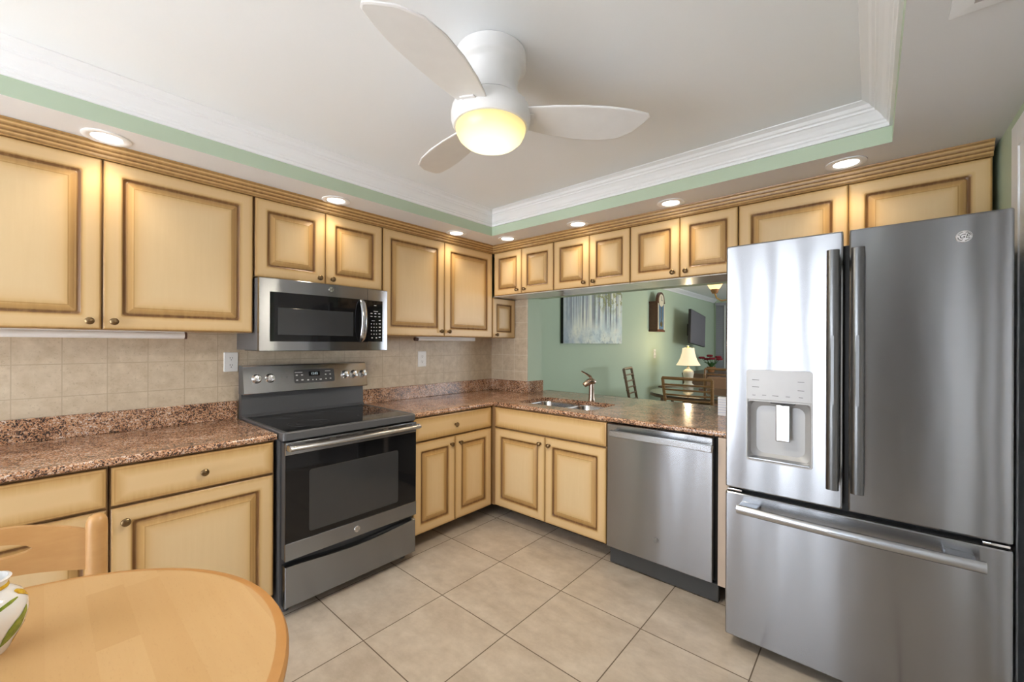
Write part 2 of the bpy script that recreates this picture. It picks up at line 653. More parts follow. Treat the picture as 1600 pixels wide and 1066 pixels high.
def text_mesh(body, size, extrude, name, mat, parent, place, shear=0.0):
    """text as mesh; place maps (x, y, depth) of the text to parent-local coordinates"""
    cu = bpy.data.curves.new('lettering', 'FONT')
    cu.body = body
    cu.size = size
    cu.extrude = extrude
    cu.shear = shear
    cu.align_x = 'CENTER'
    cu.align_y = 'CENTER'
    cu.resolution_u = 3
    tmp = bpy.data.objects.new('tmp', cu)
    COL.objects.link(tmp)
    dg = bpy.context.evaluated_depsgraph_get()
    me = bpy.data.meshes.new_from_object(tmp.evaluated_get(dg))
    bpy.data.objects.remove(tmp)
    bpy.data.curves.remove(cu)
    for vx in me.vertices:
        vx.co = place(vx.co.x, vx.co.y, vx.co.z)
    me.materials.clear()
    me.materials.append(MATS[mat])
    me.name = name
    o = bpy.data.objects.new(name, me)
    COL.objects.link(o)
    o.parent = parent
    W[o] = W[parent].copy()
    return o


def emblem(parent, x, y, z, r, disc='chrome', ink='mark_dark'):
    """round maker's badge on a front facing local -y"""
    b = MB()
    b.lathe([(r, 0), (r, 0.002), (r * 0.94, 0.0035), (r * 0.86, 0.0035), (r * 0.82, 0.0022), (0.0001, 0.0022)], (x, y, z), 'y', 36)
    e = b.build('emblem', disc, parent, local=True)
    k = MB()
    for a0 in (0, PI / 2, PI, 1.5 * PI):      # four little swirls inside the ring
        pts = [(x + r * 0.70 * math.cos(a0 + t), y - 0.0032, z + r * 0.70 * math.sin(a0 + t)) for t in (0.15, 0.4, 0.65, 0.9, 1.15)]
        pts.append((x + r * 0.5 * math.cos(a0 + 1.25), y - 0.0032, z + r * 0.5 * math.sin(a0 + 1.25)))
        k.tube(pts, r * 0.045, 5)
    k.build('emblem_swirl', ink, parent, local=True)
    text_mesh('GE', r * 0.95, 0.0006, 'emblem_lettering', ink, parent, lambda a, b_, d: (x + a, y - 0.0030 - d, z + b_), 0.25)
    return e


# ================================================================== STRUCTURE
ZS, ZC = 2.199, 2.37         # soffit underside, tray ceiling
XR = 3.235                   # right wall
b = MB()
b.box(-0.1, XD + 0.1, YB - 0.1, 7.73, -0.08, 0.0)
struct('floor', b, 'floor_tile')
b = MB()
b.box(-0.1, 0.0, YB, 7.63, 0.0, 2.6)
struct('wall_left', b, 'green_paint')
# rear wall with the pass-through
OX0, OX1, OZ0, OZ1, WT = 0.461, 2.325, 0.860, 1.768, 0.205
b = MB()
b.box(0.0, OX0, 0.0, WT, 0.0, 2.6)
b.box(OX0, OX1, 0.0, WT, 0.0, OZ0)
b.box(OX0, OX1, 0.0, WT, OZ1, 2.6)
b.box(OX1, XD, 0.0, WT, 0.0, 2.6)
struct('wall_rear', b, 'green_paint')
b = MB()
b.box(XR, XR + 0.1, -1.6, 0.0, 0.0, 2.6)
struct('wall_right', b, 'green_paint')
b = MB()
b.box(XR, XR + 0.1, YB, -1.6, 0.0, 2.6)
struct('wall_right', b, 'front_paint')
b = MB()
b.box(0.0, WIN[0], YB - 0.1, YB, 0, 2.6)
b.box(WIN[1], XR, YB - 0.1, YB, 0, 2.6)
b.box(WIN[0], WIN[1], YB - 0.1, YB, 0, WIN[2])
b.box(WIN[0], WIN[1], YB - 0.1, YB, WIN[3], 2.6)
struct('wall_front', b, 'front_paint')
b = MB()                                   # sliding door frame behind the camera
x0, x1, z0, z1 = WIN
for a in (x0 + 0.03, 0.73, 1.55, 1.85, 2.23, x1 - 0.03):
    b.box(a - 0.07, a + 0.07, YB - 0.09, YB - 0.02, z0, z1)
b.box(x0, x1, YB - 0.09, YB - 0.02, z0, z0 + 0.07)
b.box(x0, x1, YB - 0.09, YB - 0.02, z1 - 0.07, z1)
struct('window_1', b, 'black_plastic')
b = MB()                                   # dining room far and right walls
b.box(-0.1, XD + 0.1, 7.63, 7.73, 0, 2.6)
struct('wall_far', b, 'green_paint')
b = MB()
y0, y1, z0, z1 = DWIN
b.box(XD, XD + 0.1, WT, y0, 0, 2.6)
b.box(XD, XD + 0.1, y1, 7.63, 0, 2.6)
b.box(XD, XD + 0.1, y0, y1, 0, z0)
b.box(XD, XD + 0.1, y0, y1, z1, 2.6)
struct('wall_dining', b, 'green_paint')
b = MB()  # frame of the window added in the unseen wall for daylight
for a in (y0, y0 + (y1 - y0) / 3, y0 + 2 * (y1 - y0) / 3, y1):
    b.box(XD + 0.02, XD + 0.09, a - 0.04, a + 0.04, z0, z1)
b.box(XD + 0.02, XD + 0.09, y0, y1, z0, z0 + 0.07)
b.box(XD + 0.02, XD + 0.09, y0, y1, z1 - 0.07, z1)
struct('added_window_2', b, 'trim_white')
# tray ceiling: white top, green sides, soffit underside in shade-darkened white
TX0, TX1, TY0, TY1 = 0.555, 2.897, -4.4, -0.577
b = MB()
bm = b.bm


def ring_face(x0, x1, y0, y1, z, mi):
    return b.face([bm.verts.new(p) for p in ((x0, y0, z), (x1, y0, z), (x1, y1, z), (x0, y1, z))], mi)


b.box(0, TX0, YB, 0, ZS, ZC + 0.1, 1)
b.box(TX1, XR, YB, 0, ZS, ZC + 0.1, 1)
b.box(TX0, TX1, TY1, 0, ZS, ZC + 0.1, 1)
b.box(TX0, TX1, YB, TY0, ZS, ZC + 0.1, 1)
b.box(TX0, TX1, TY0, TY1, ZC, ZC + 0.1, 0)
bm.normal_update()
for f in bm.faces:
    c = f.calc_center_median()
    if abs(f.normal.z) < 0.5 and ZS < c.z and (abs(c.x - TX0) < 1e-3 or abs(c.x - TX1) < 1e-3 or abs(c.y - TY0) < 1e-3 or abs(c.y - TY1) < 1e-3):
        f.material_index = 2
struct('ceiling', b, ['white_paint', 'soffit_shaded_white', 'green_paint'])
b = MB()
b.box(0, XD, WT, 7.63, 2.42, 2.5)
struct('ceiling', b, 'white_paint')
# tray crown moulding
CROWN = [(0, 2.268), (0.010, 2.268), (0.012, 2.274), (0.012, 2.282), (0.018, 2.286), (0.020, 2.293), (0.027, 2.299), (0.037, 2.315), (0.050, 2.329),
         (0.056, 2.332), (0.058, 2.340), (0.066, 2.344), (0.074, 2.356), (0.088, 2.363), (0.096, 2.366), (0.097, 2.3695)]
b = MB()
b.sweep([(TX0, TY0), (TX1, TY0), (TX1, TY1), (TX0, TY1)], CROWN, True)
struct('trim_1', b, 'trim_white', sharp=25)
b = MB()                                   # dining room crown on the left wall
b.prism([(0, 2.34), (0.012, 2.34), (0.02, 2.36), (0.06, 2.40), (0.07, 2.42), (0, 2.42)], lambda a, z, d: (a, d, z), WT, 7.63)
struct('trim_2', b, 'trim_white')
b = MB()                                   # tiled splash areas
b.box(0.0, 0.005, -4.2, -0.005, 0.896, 1.43)
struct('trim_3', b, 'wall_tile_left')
b = MB()
b.box(0.005, OX0 - 0.012, -0.005, 0.0, 0.896, 1.76)
b.box(OX0 - 0.012, OX0, -0.007, 0.0, 0.896, 1.76)
struct('trim_4', b, 'wall_tile_rear')
b = MB()                                   # white edge bead along the pass-through head
b.box(OX0 - 0.002, OX1, -0.006, 0.004, OZ1 - 0.006, OZ1 + 0.008)
struct('trim_5', b, 'trim_white')
b = MB()                                   # door casing and door on the right wall
b.box(XR - 0.010, XR, -0.64, -0.550, 0, 2.15, 0, 0.003)
b.box(XR - 0.022, XR, -1.55, -1.455, 0, 2.15, 0, 0.006)
b.box(XR - 0.010, XR, -1.455, -0.64, 2.055, 2.15, 0, 0.003)
b.box(XR - 0.005, XR, -1.455, -0.64, 0, 2.055)
struct('door_1', b, 'trim_white')
b = MB()                                   # unseen white door, added for the bright band mirrored in the refrigerator
b.box(XR - 0.022, XR, -2.75, -1.95, 0, 2.12, 0, 0.006)
struct('added_door_2', b, 'trim_white')
b = MB()
b.box(XR - 0.014, XR, -0.52, -0.002, 0.0, 0.09)
struct('baseboard_right', b, 'trim_white')

# ================================================================== CABINETS
DT = 0.02


def door_mesh(x0, x1, z0, z1, yb, raised=True):
    """panel front; back at yb, facing -y"""
    f = yb - DT
    if raised:
        L = [(0, yb, .8, .001), (0, f + .004, .75, .001), (.003, f + .001, .45, .003), (.007, f, .22, .003), (.018, f, .13, .003), (.045, f, .10, .006),
             (.056, f, .20, .008), (.061, f + .001, .60, .010), (.064, f + .005, 1.0, .011), (.071, f + .0075, .95, .010), (.076, f + .0055, .55, .006),
             (.080, f + .0055, .45, .002), (.084, f + .004, .42, .001), (.096, f + .0005, .26, .001), (.099, f - .0005, .48, .001), (.102, f - .0005, .22, .001),
             (.116, f - .0005, .13, .001), (.135, f - .0005, .07, .001), (.165, f - .0005, .02, .001)]
        mx = min(x1 - x0, z1 - z0) / 2 - 0.012
        if L[-1][0] > mx:
            k = mx / L[-1][0]
            L = [(a * k, y, gz, r * k) for a, y, gz, r in L]
    else:
        L = [(0, yb, .9, .001), (0, f + .005, .9, .001), (.002, f + .002, .6, .002), (.006, f + .001, .28, .002), (.010, f, .45, .002), (.014, f, .30, .002),
             (.030, f, .20, .002), (.050, f, .10, .002), (.075, f, .04, .002)]
        mx = min(x1 - x0, z1 - z0) / 2 - 0.006
        L = [(min(a, mx), y, gz, r) for a, y, gz, r in L if a <= mx]
    b = MB()
    lps = [[(p[0], y, p[1]) for p in rrect(x0 + a, x1 - a, z0 + a, z1 - a, r, 3)] for a, y, gz, r in L]
    b.loops(lps, glz=[gz for a, y, gz, r in L])
    return b


def knob(parent, x, y, z):
    b = MB()
    b.lathe([(0.009, 0), (0.009, 0.002), (0.0055, 0.004), (0.0055, 0.012), (0.012, 0.016), (0.0158, 0.021), (0.0150, 0.026), (0.010, 0.030), (0.0001, 0.0315)], (x, y, z), 'y', 20)
    return b.build('knob', 'bronze', parent, local=True)


def cabinet(name, label, loc, rz, wd, depth, z0, z1, fronts, group, toe=0.0, cat='cabinet', lip=0.0):
    """local frame: wall at y=0, front faces -y, x from 0 to wd, z absolute minus loc z"""
    r = thing(name, label, cat, loc, rz, group)
    yb = -(depth - DT) + 0.001
    b = MB()
    if name == 'sink_base_cabinet':
        bits('corner_stile', 'cabinet_frame', r, [(-0.040, 0.0125, -0.632, -0.600, z0 + toe, z1)])
        for q_ in ((0.001, 0.019, yb, -0.008, z0 + toe, z1), (wd - 0.019, wd - 0.001, yb, -0.008, z0 + toe, z1), (0.019, wd - 0.019, yb, -0.008, z0 + toe, z0 + toe + 0.018),
                   (0.019, wd - 0.019, -0.014, -0.008, z0 + toe + 0.018, z1), (0.019, wd - 0.019, yb, yb + 0.018, z0 + toe + 0.018, z1)):
            b.box(*q_, 0)
    else:
        b.box(0.001, wd - 0.001, yb, -0.008, z0 + toe, z1, 0)
    if toe:
        b.box(0.001, wd - 0.001, yb + 0.17, -0.008, z0, z0 + toe, 1)
    bm = b.bm
    bm.normal_update()
    for f in bm.faces:
        if f.normal.y < -0.5 and f.material_index == 0:
            f.material_index = 2
    b.build('body', ['cabinet_side', 'dark_gap', 'cabinet_frame'], r, local=True)
    if z0 == ZB2 and loc[0] < 2.2:
        bits('bottom_panel', 'gloss_panel', r, [(0.002, wd - 0.002, yb - DT + 0.004, -0.008, z0 - 0.006, z0 - 0.0002)])
    for fr in fronts:
        kind, a0, a1, c0, c1 = fr[:5]
        d = door_mesh(a0, a1, c0, c1, yb, kind == 'door').build('door' if kind == 'door' else 'drawer', 'glazed_wood', r, local=True)
        if len(fr) > 5:
            knob(d, fr[5], yb - DT, fr[6])
    return r


UD = 0.3158
ZB2 = 1.759
UP, BA = 'upper kitchen cabinets', 'base kitchen cabinets'
G = 0.0025
R90 = PI / 2
zt = 2.134
# left run uppers (local x -> world +y)
y0 = -3.345
cabinet('upper_cabinet', 'large double-door glazed honey upper cabinet at far left, left of the microwave', (0, y0, 0), R90, 1.167, UD, 1.395, 2.19,
        [('door', G, 0.583 - G, 1.397, zt, 0.544, 1.431), ('door', 0.583 + 0.003, 1.167 - G - 0.003, 1.397, zt, 0.620, 1.431)], UP)
y0 = -2.176
cabinet('upper_cabinet', 'short double-door glazed honey cabinet directly above the microwave', (0, y0, 0), R90, 0.774, UD, 1.700, 2.19,
        [('door', G, 0.385 - G / 2, 1.702, zt, 0.346, 1.734), ('door', 0.385 + G / 2, 0.774 - G, 1.702, zt, 0.424, 1.734)], UP)
y0 = -1.400
cabinet('upper_cabinet', 'tall double-door glazed honey upper cabinet between microwave and corner', (0, y0, 0), R90, 1.400 - UD - 0.002, UD, 1.395, 2.19,
        [('door', G, 0.541 - G / 2, 1.397, zt, 0.502, 1.437), ('door', 0.541 + G / 2, 1.0825 - G, 1.397, zt, 0.580, 1.437)], UP)
y0 = -UD
cabinet('corner_cabinet', 'tiny single-door cabinet tucked in the corner under the end cabinet, facing right', (0, y0, 0), R90, UD - 0.008, UD, 1.395, 1.752,
        [('door', G, UD - 0.012, 1.397, 1.748, 0.045, 1.423)], UP)
# rear run uppers
ZB2 = 1.759
bx = [UD, 0.9675, 1.6002, 2.2572, 3.2156]
mid = [0.6422, 1.2849, 1.9293, 2.7448]
lab = ['short double-door cabinet over the pass-through nearest the corner', 'short double-door cabinet over the pass-through, above the faucet',
       'short double-door cabinet over the pass-through, just left of the refrigerator', 'wide low double-door cabinet above the stainless refrigerator']
for i in range(4):
    wd = bx[i + 1] - bx[i]
    mm = mid[i] - bx[i]
    xo = 0.012 if i == 0 else 0.0
    fr = [('door', xo + G, mm - G / 2, ZB2 + 0.002, zt) + ((mm - 0.040, ZB2 + 0.036) if i < 3 else ()), ('door', mm + G / 2, wd - G, ZB2 + 0.002, zt) + ((mm + 0.040, ZB2 + 0.036) if i < 3 else ())]
    cabinet('upper_cabinet', lab[i] + ', glazed honey wood', (bx[i] + 0.0005, 0, 0), 0, wd - 0.001, UD, ZB2, 2.19, fr, UP)
# stepped cabinet crown
b = MB()
CP = [(0.0195, 2.136), (-0.002, 2.136), (-0.006, 2.142), (-0.006, 2.152), (-0.013, 2.156), (-0.015, 2.168), (-0.023, 2.172), (-0.026, 2.184), (-0.034, 2.190), (-0.036, 2.1975), (0.0195, 2.1975)]
gz = [.6, .35, .8, .1, .95, .1, .9, .1, .8, .3, .3]
for side, lab_ in ((0, 'stepped glazed wood crown strip above the left-hand upper cabinets'), (1, 'stepped glazed wood crown strip above the pass-through and refrigerator cabinets')):
    b = MB()
    lps = []
    for o_, z_ in CP:
        c_ = (UD - o_, -UD + o_, z_)
        lps.append([(UD - o_, -3.345, z_), c_] if side == 0 else [c_, (3.2156, -UD + o_, z_)])
    rings = [[b.bm.verts.new(p) for p in lp] for lp in lps]
    for k, r_ in enumerate(rings):
        for vx in r_:
            vx[b.gl] = gz[k]
        if k:
            b.face([rings[k - 1][0], rings[k - 1][1], r_[1], r_[0]])
    for e_ in (0, 1):
        b.face([r_[e_] for r_ in rings])
    tag(b.build('cabinet_crown', 'glazed_wood', sharp=25), lab_, 'crown trim', 'cabinet crown strips')

# base cabinets
BD, TOE = 0.636, 0.10
zt2 = 0.862
y0 = -3.345
cabinet('base_cabinet', 'honey base cabinet behind the beech chair, far left under the counter', (0, y0, 0), R90, 0.581, BD, 0, zt2,
        [('drawer', G, 0.581 - 0.006, 0.706, 0.856), ('door', G, 0.581 - 0.006, 0.105, 0.696)], BA, TOE)
y0 = -2.762
cabinet('base_cabinet', 'honey base cabinet with knobbed drawer and one door, left of the range', (0, y0, 0), R90, 0.583, BD, 0, zt2,
        [('drawer', 0.004, 0.575, 0.706, 0.856, 0.296, 0.776), ('door', 0.004, 0.575, 0.105, 0.696, 0.045, 0.640)], BA, TOE)
y0 = -1.372
cabinet('base_cabinet', 'honey base cabinet with one drawer over two doors, right of the range', (0, y0, 0), R90, 1.372 - BD - 0.012, BD, 0, zt2,
        [('drawer', G, 0.722 - 0.006, 0.706, 0.856, 0.352, 0.776), ('door', G, 0.352 - G / 2, 0.105, 0.696, 0.312, 0.643), ('door', 0.352 + G / 2, 0.722 - 0.006, 0.105, 0.696, 0.392, 0.643)], BA, TOE)
x0 = BD + 0.004
wd = 1.602 - x0
cabinet('sink_base_cabinet', 'honey sink base cabinet with blank top panel and two doors, left of dishwasher', (x0, 0, 0), 0, wd, BD, 0, zt2,
        [('drawer', 0.012, wd - G, 0.706, 0.856), ('door', 0.012, 0.489 - G / 2, 0.105, 0.696, 0.449, 0.644), ('door', 0.489 + G / 2, wd - G, 0.105, 0.696, 0.529, 0.644)], BA, TOE)
b = MB()
b.box(2.240, 2.330, -0.640, -0.008, 0.10, 0.862, 0, 0.002)
tag(b.build('end_panel', 'beige_panel'), 'narrow plain beige end panel between dishwasher and refrigerator', 'panel')

# ================================================================== COUNTERTOPS
EDGE = [(0.015, 0.895), (-0.004, 0.895), (-0.010, 0.893), (-0.014, 0.888), (-0.015, 0.880), (-0.014, 0.872), (-0.010, 0.867), (-0.004, 0.865), (0.015, 0.865)]
CB = 0.633
ct = thing('countertop', 'speckled brown granite counter at far left, beneath the large upper cabinet', 'countertop', (0.3, -2.8, 0.865))
b = MB()
b.box(0.002, CB - 0.015, -3.40, -2.176, 0.865, 0.895)
b.sweep([(CB, -3.40), (CB, -2.176)], EDGE)
b.build('slab', 'granite', ct)
b = MB()
b.box(0.006, 0.026, -3.40, -2.174, 0.8955, 1.000, 0, 0.002)
b.build('backsplash_strip', 'granite', ct)
ct2 = thing('countertop', 'L-shaped speckled brown granite counter from range around corner to refrigerator', 'countertop', (1.2, -0.3, 0.865))
YE, XE, JX = 0.325, 2.334, OX0 + 0.001
SX0, SX1, SY0, SY1 = 0.765, 1.425, -0.515, -0.125
b = MB()
y_ = -1.385
ci = CB - 0.015
b.box(0.002, ci, y_, -ci, 0.865, 0.895)                      # along the left wall
b.box(0.002, SX0 - 0.03, -ci, -0.001, 0.865, 0.895)
b.box(SX1 + 0.03, XE, -ci, -0.001, 0.865, 0.895)
b.box(JX, XE, -0.001, YE - 0.012, 0.865, 0.895)
b.sweep([(CB, y_), (CB, -CB), (XE, -CB)], EDGE)
b.sweep([(JX, YE - 0.012), (XE, YE - 0.012)], [(-0.01, 0.895), (0.002, 0.895), (0.010, 0.889), (0.012, 0.880), (0.010, 0.871), (0.002, 0.865), (-0.01, 0.865)])
out = rrect(SX0 - 0.03, SX1 + 0.03, -ci, -0.001, 0.0005, 5)
hole = rrect(SX0, SX1, SY0, SY1, 0.05, 5)
hole2 = rrect(SX0 + 0.003, SX1 - 0.003, SY0 + 0.003, SY1 - 0.003, 0.05, 5)
b.loops([[(p[0], p[1], 0.865) for p in out], [(p[0], p[1], 0.895) for p in out], [(p[0], p[1], 0.895) for p in hole2], [(p[0], p[1], 0.892) for p in hole], [(p[0], p[1], 0.865) for p in hole]], cap0=False, cap1=False)
b.build('slab', 'granite', ct2)
b = MB()
b.box(0.006, 0.026, -1.385, -0.006, 0.8955, 1.000, 0, 0.002)
b.box(0.026, OX0 + 0.002, -0.026, -0.006, 0.8955, 1.000, 0, 0.002)
b.box(OX0 + 0.002, OX0 + 0.022, -0.026, WT + 0.004, 0.8955, 1.000, 0, 0.002)
b.build('backsplash_strip', 'granite', ct2)

# sink
sk = thing('kitchen_sink', 'double-bowl stainless undermount sink set in the granite corner counter', 'sink', ((SX0 + SX1) / 2, -0.32, 0.68))
XM = 1.110
for a0, a1, dz in ((SX0 - 0.004, XM - 0.012, 0.715), (XM + 0.012, SX1 + 0.004, 0.755)):
    b = MB()
    q = lambda ins, z, r: [(p[0], p[1], z) for p in rrect(a0 + ins, a1 - ins, SY0 - 0.004 + ins, SY1 + 0.004 - ins, r, 5)]
    b.loops([q(-0.010, 0.8645, 0.06), q(0.0, 0.8645, 0.06), q(0.004, 0.855, 0.06), q(0.010, dz + 0.03, 0.06), q(0.022, dz + 0.008, 0.055), q(0.045, dz, 0.05)], cap0=False)
    bowl = b.build('bowl', 'sink_steel', sk)
    b = MB()
    b.lathe([(0.042, 0), (0.042, 0.003), (0.03, 0.004), (0.026, -0.004), (0.0001, -0.005)], ((a0 + a1) / 2, -0.32, dz + 0.0005), 'z', 24)
    b.build('drain', 'chrome', bowl)
b = MB()
b.box(XM - 0.012, XM + 0.012, SY0 + 0.03, SY1 - 0.03, 0.845, 0.862, 0, 0.005)
b.build('divider', 'sink_steel', sk)

# faucet
fx, fy = 1.176, -0.085
fc = thing('kitchen_faucet', 'brushed copper-toned single-lever faucet standing behind the sink', 'faucet', (fx, fy, 0.895))
b = MB()
b.lathe([(0.030, 0), (0.030, 0.004), (0.026, 0.008), (0.0225, 0.03), (0.021, 0.09), (0.020, 0.135), (0.0001, 0.136)], (fx, fy, 0.8955), 'z', 24)
b.build('body', 'faucet_steel', fc)
dirv = Vector((-0.62, -0.78, 0)).normalized()
b = MB()                                                     # pull-out spray head leaning over the sink
P0 = Vector((fx, fy, 1.030))
b.tube([P0 - dirv * 0.030 + Vector((0, 0, 0.012)), P0 - dirv * 0.008 + Vector((0, 0, 0.020)), P0 + dirv * 0.020 + Vector((0, 0, 0.016)), P0 + dirv * 0.048 + Vector((0, 0, 0.000)), P0 + dirv * 0.062 + Vector((0, 0, -0.012))],
       [0.013, 0.025, 0.027, 0.022, 0.018], 14)
b.build('spray_head', 'faucet_steel', fc)
b = MB()
b.tube([P0 + Vector((0, 0, 0.028)), P0 + dirv * 0.012 + Vector((0, 0, 0.058)), P0 + dirv * 0.050 + Vector((0, 0, 0.082)), P0 + dirv * 0.085 + Vector((0, 0, 0.100))], [0.014, 0.011, 0.007, 0.006], 10)
b.build('lever', 'faucet_steel', fc)

# ================================================================== RANGE
RW = 0.766
rg = thing('electric_range', 'freestanding stainless electric range with black glass oven door and cooktop', 'range', (0.0, -2.1695, 0), R90)


def lb(x0, x1, y0, y1, z0, z1, mi=0, bev=0.0):
    b = MB()
    b.box(x0, x1, y0, y1, z0, z1, mi, bev)
    return b


b = MB()
b.box(0.0, RW, -0.665, -0.03, 0.045, 0.862)
for xx in (0.04, RW - 0.04):
    for yy in (-0.62, -0.09):
        b.lathe([(0.018, 0), (0.018, 0.045)], (xx, yy, 0.001), 'z', 12)
b.build('body', 'range_grey', rg, local=True)
b = MB()                                                     # cooktop frame with a raised rim
q = lambda ins, z, r: [(p[0], p[1], z) for p in rrect(0.0 + ins, RW - ins, -0.708 + ins, -0.075 - ins * 0.3, r, 4)]
b.loops([q(0.004, 0.863, 0.012), q(0, 0.868, 0.014), q(0, 0.900, 0.014), q(0.004, 0.906, 0.014), q(0.014, 0.907, 0.012), q(0.022, 0.9035, 0.010)])
top = b.build('cooktop', 'range_grey', rg, local=True)
b = MB()
b.box(0.026, RW - 0.026, -0.680, -0.092, 0.9030, 0.9046)
gls = b.build('glass_surface', 'black_glass', top, local=True)
for xx, yy, rr in ((0.20, -0.52, 0.105), (0.20, -0.24, 0.075), (0.565, -0.52, 0.075), (0.565, -0.24, 0.100), (0.383, -0.22, 0.055)):
    b = MB()
    for k in (1.0, 0.62):
        b.lathe([(rr * k - 0.0025, 0.0), (rr * k - 0.0025, 0.0004), (rr * k, 0.0004), (rr * k, 0.0)], (xx, yy, 0.9046), 'z', 48, cap0=False, cap1=False)
    b.build('burner_ring', 'burner_ring', top, local=True)
# backguard
b = MB()
prof = [(-0.028, 0.862), (-0.088, 0.862), (-0.088, 0.908), (-0.072, 0.920), (-0.066, 1.045), (-0.028, 1.060)]
b.prism(prof, lambda a, z, d: (d, a, z), 0.002, RW - 0.002)
b.build('backguard', 'range_grey', rg, local=True)


def cface(z):                                                # tilted control face
    return -0.128 + (z - 1.045) / (1.205 - 1.045) * 0.034


b = MB()
prof = [(-0.028, 1.040), (-0.120, 1.040), (-0.128, 1.046), (-0.0945, 1.200), (-0.085, 1.207), (-0.028, 1.207)]
b.prism(prof, lambda a, z, d: (d, a, z), 0.0, RW)
bm = b.bm
bm.normal_update()
for f in bm.faces:
    c = f.calc_center_median()
    if abs(f.normal.x) > 0.8:
        f.material_index = 1
cp = b.build('control_panel', ['stainless_lit', 'range_grey'], rg, local=True)
b = MB()                                                     # grey display plate following the tilt
pl = rrect(0.277, 0.533, 1.088, 1.172, 0.012, 4)
b.loops([[(x, cface(z) + 0.002, z) for x, z in pl], [(x, cface(z) - 0.0015, z) for x, z in pl]])
dp = b.build('display_plate', 'charcoal', rg, local=True)
b = MB()
pl = rrect(0.367, 0.437, 1.130, 1.158, 0.002, 2)
b.loops([[(x, cface(z) - 0.001, z) for x, z in pl], [(x, cface(z) - 0.0025, z) for x, z in pl]])
b.build('display_window', 'black_glass', dp, local=True)
text_mesh('12:02', 0.020, 0.0003, 'clock_digits', 'led_digits', dp, lambda a, c_, d: (0.402 + a, cface(1.144 + c_) - 0.003 - d, 1.144 + c_))
b = MB()
for xx, zz, ww in ((0.297, 1.155, .03), (0.313, 1.155, .03), (0.293, 1.138, .012), (0.325, 1.138, .012), (0.293, 1.107, .012), (0.325, 1.107, .014), (0.36, 1.105, .012), (0.39, 1.105, .006),
                   (0.412, 1.105, .006), (0.44, 1.105, .014), (0.475, 1.107, .010), (0.505, 1.107, .010), (0.475, 1.135, .010), (0.505, 1.135, .010), (0.490, 1.157, .036)):
    hh = 0.0022 if ww > .02 else 0.0035
    b = MB()
    pl = rrect(xx - ww / 2, xx + ww / 2, zz - hh, zz + hh, 0.001, 1)
    b.loops([[(x, cface(z) - 0.001, z) for x, z in pl], [(x, cface(z) - 0.0022, z) for x, z in pl]])
    b.build('button', 'mark_light', dp, local=True)
for xx in (0.068, 0.140, 0.608, 0.673, 0.740):
    zz = 1.128
    ang = math.atan2(0.034, 0.16)
    b = MB()
    prof = [(0.0275, 0.0), (0.0275, 0.004), (0.023, 0.007), (0.0215, 0.022), (0.018, 0.027), (0.0001, 0.028)]
    b.lathe(prof, (0, 0, 0), 'y', 24)
    b.box(-0.0045, 0.0045, -0.037, -0.024, -0.021, 0.021, 0, 0.002)
    b.bm.transform(Matrix.Translation((xx, cface(zz), zz)) @ Matrix.Rotation(-ang, 4, 'X'))
    b.build('control_knob', 'chrome', cp, local=True)
    for k in range(7):
        a = -2.2 + k * 0.73
        p = (xx + 0.036 * math.sin(a), zz + 0.036 * math.cos(a))
        bits('dial_mark', 'mark_dark', cp, [(p[0] - 0.0012, p[0] + 0.0012, cface(p[1]) - 0.0008, cface(p[1]) + 0.002, p[1] - 0.0012, p[1] + 0.0012)])
for xx in (0.205, 0.235):
    bits('indicator_lamp', 'mark_dark', cp, [(xx - 0.003, xx + 0.003, cface(1.13) - 0.001, cface(1.13) + 0.003, 1.127, 1.133)])
# oven door
b = MB()
b.box(0.006, RW - 0.006, -0.714, -0.668, 0.286, 0.856, 0, 0.004)
od = b.build('oven_door', 'charcoal', rg, local=True)
b = lb(0.007, RW - 0.007, -0.7165, -0.710, 0.368, 0.800)
b.build('door_glass', 'black_glass', od, local=True)
b = MB()
pl = rrect(0.118, 0.632, 0.398, 0.708, 0.014, 4)
pl2 = rrect(0.124, 0.626, 0.404, 0.702, 0.010, 4)
b.loops([[(x, -0.7166, z) for x, z in pl], [(x, -0.7178, z) for x, z in pl], [(x, -0.7172, z) for x, z in pl2]], cap0=False, cap1=True, mi=0)
b.build('viewing_window', 'window_glass', od, local=True)
b = MB()
b.box(0.006, RW - 0.006, -0.720, -0.708, 0.287, 0.370, 0, 0.002)
b.build('lower_trim', 'stainless_dark', od, local=True)
emblem(od, 0.372, -0.720, 0.326, 0.017)
b = MB()
b.box(0.006, RW - 0.006, -0.719, -0.705, 0.797, 0.857, 0, 0.002)
b.build('upper_trim', 'stainless', od, local=True)
bits('vent_slot', 'dark_gap', od, [(0.10 + k * 0.155, 0.22 + k * 0.155, -0.7205, -0.717, 0.842, 0.848) for k in range(4)])
b = MB()
b.tube([(0.012 + (RW - 0.024) * t, -0.762 - 0.012 * math.sin(PI * t), 0.836) for t in [i / 16 for i in range(17)]], 0.0165, 14, 0, (1.0, 0.72))
for xx in (0.022, RW - 0.022):
    b.box(xx - 0.013, xx + 0.013, -0.765, -0.716, 0.820, 0.852, 0, 0.005)
b.build('handle', 'handle_steel', od, local=True)
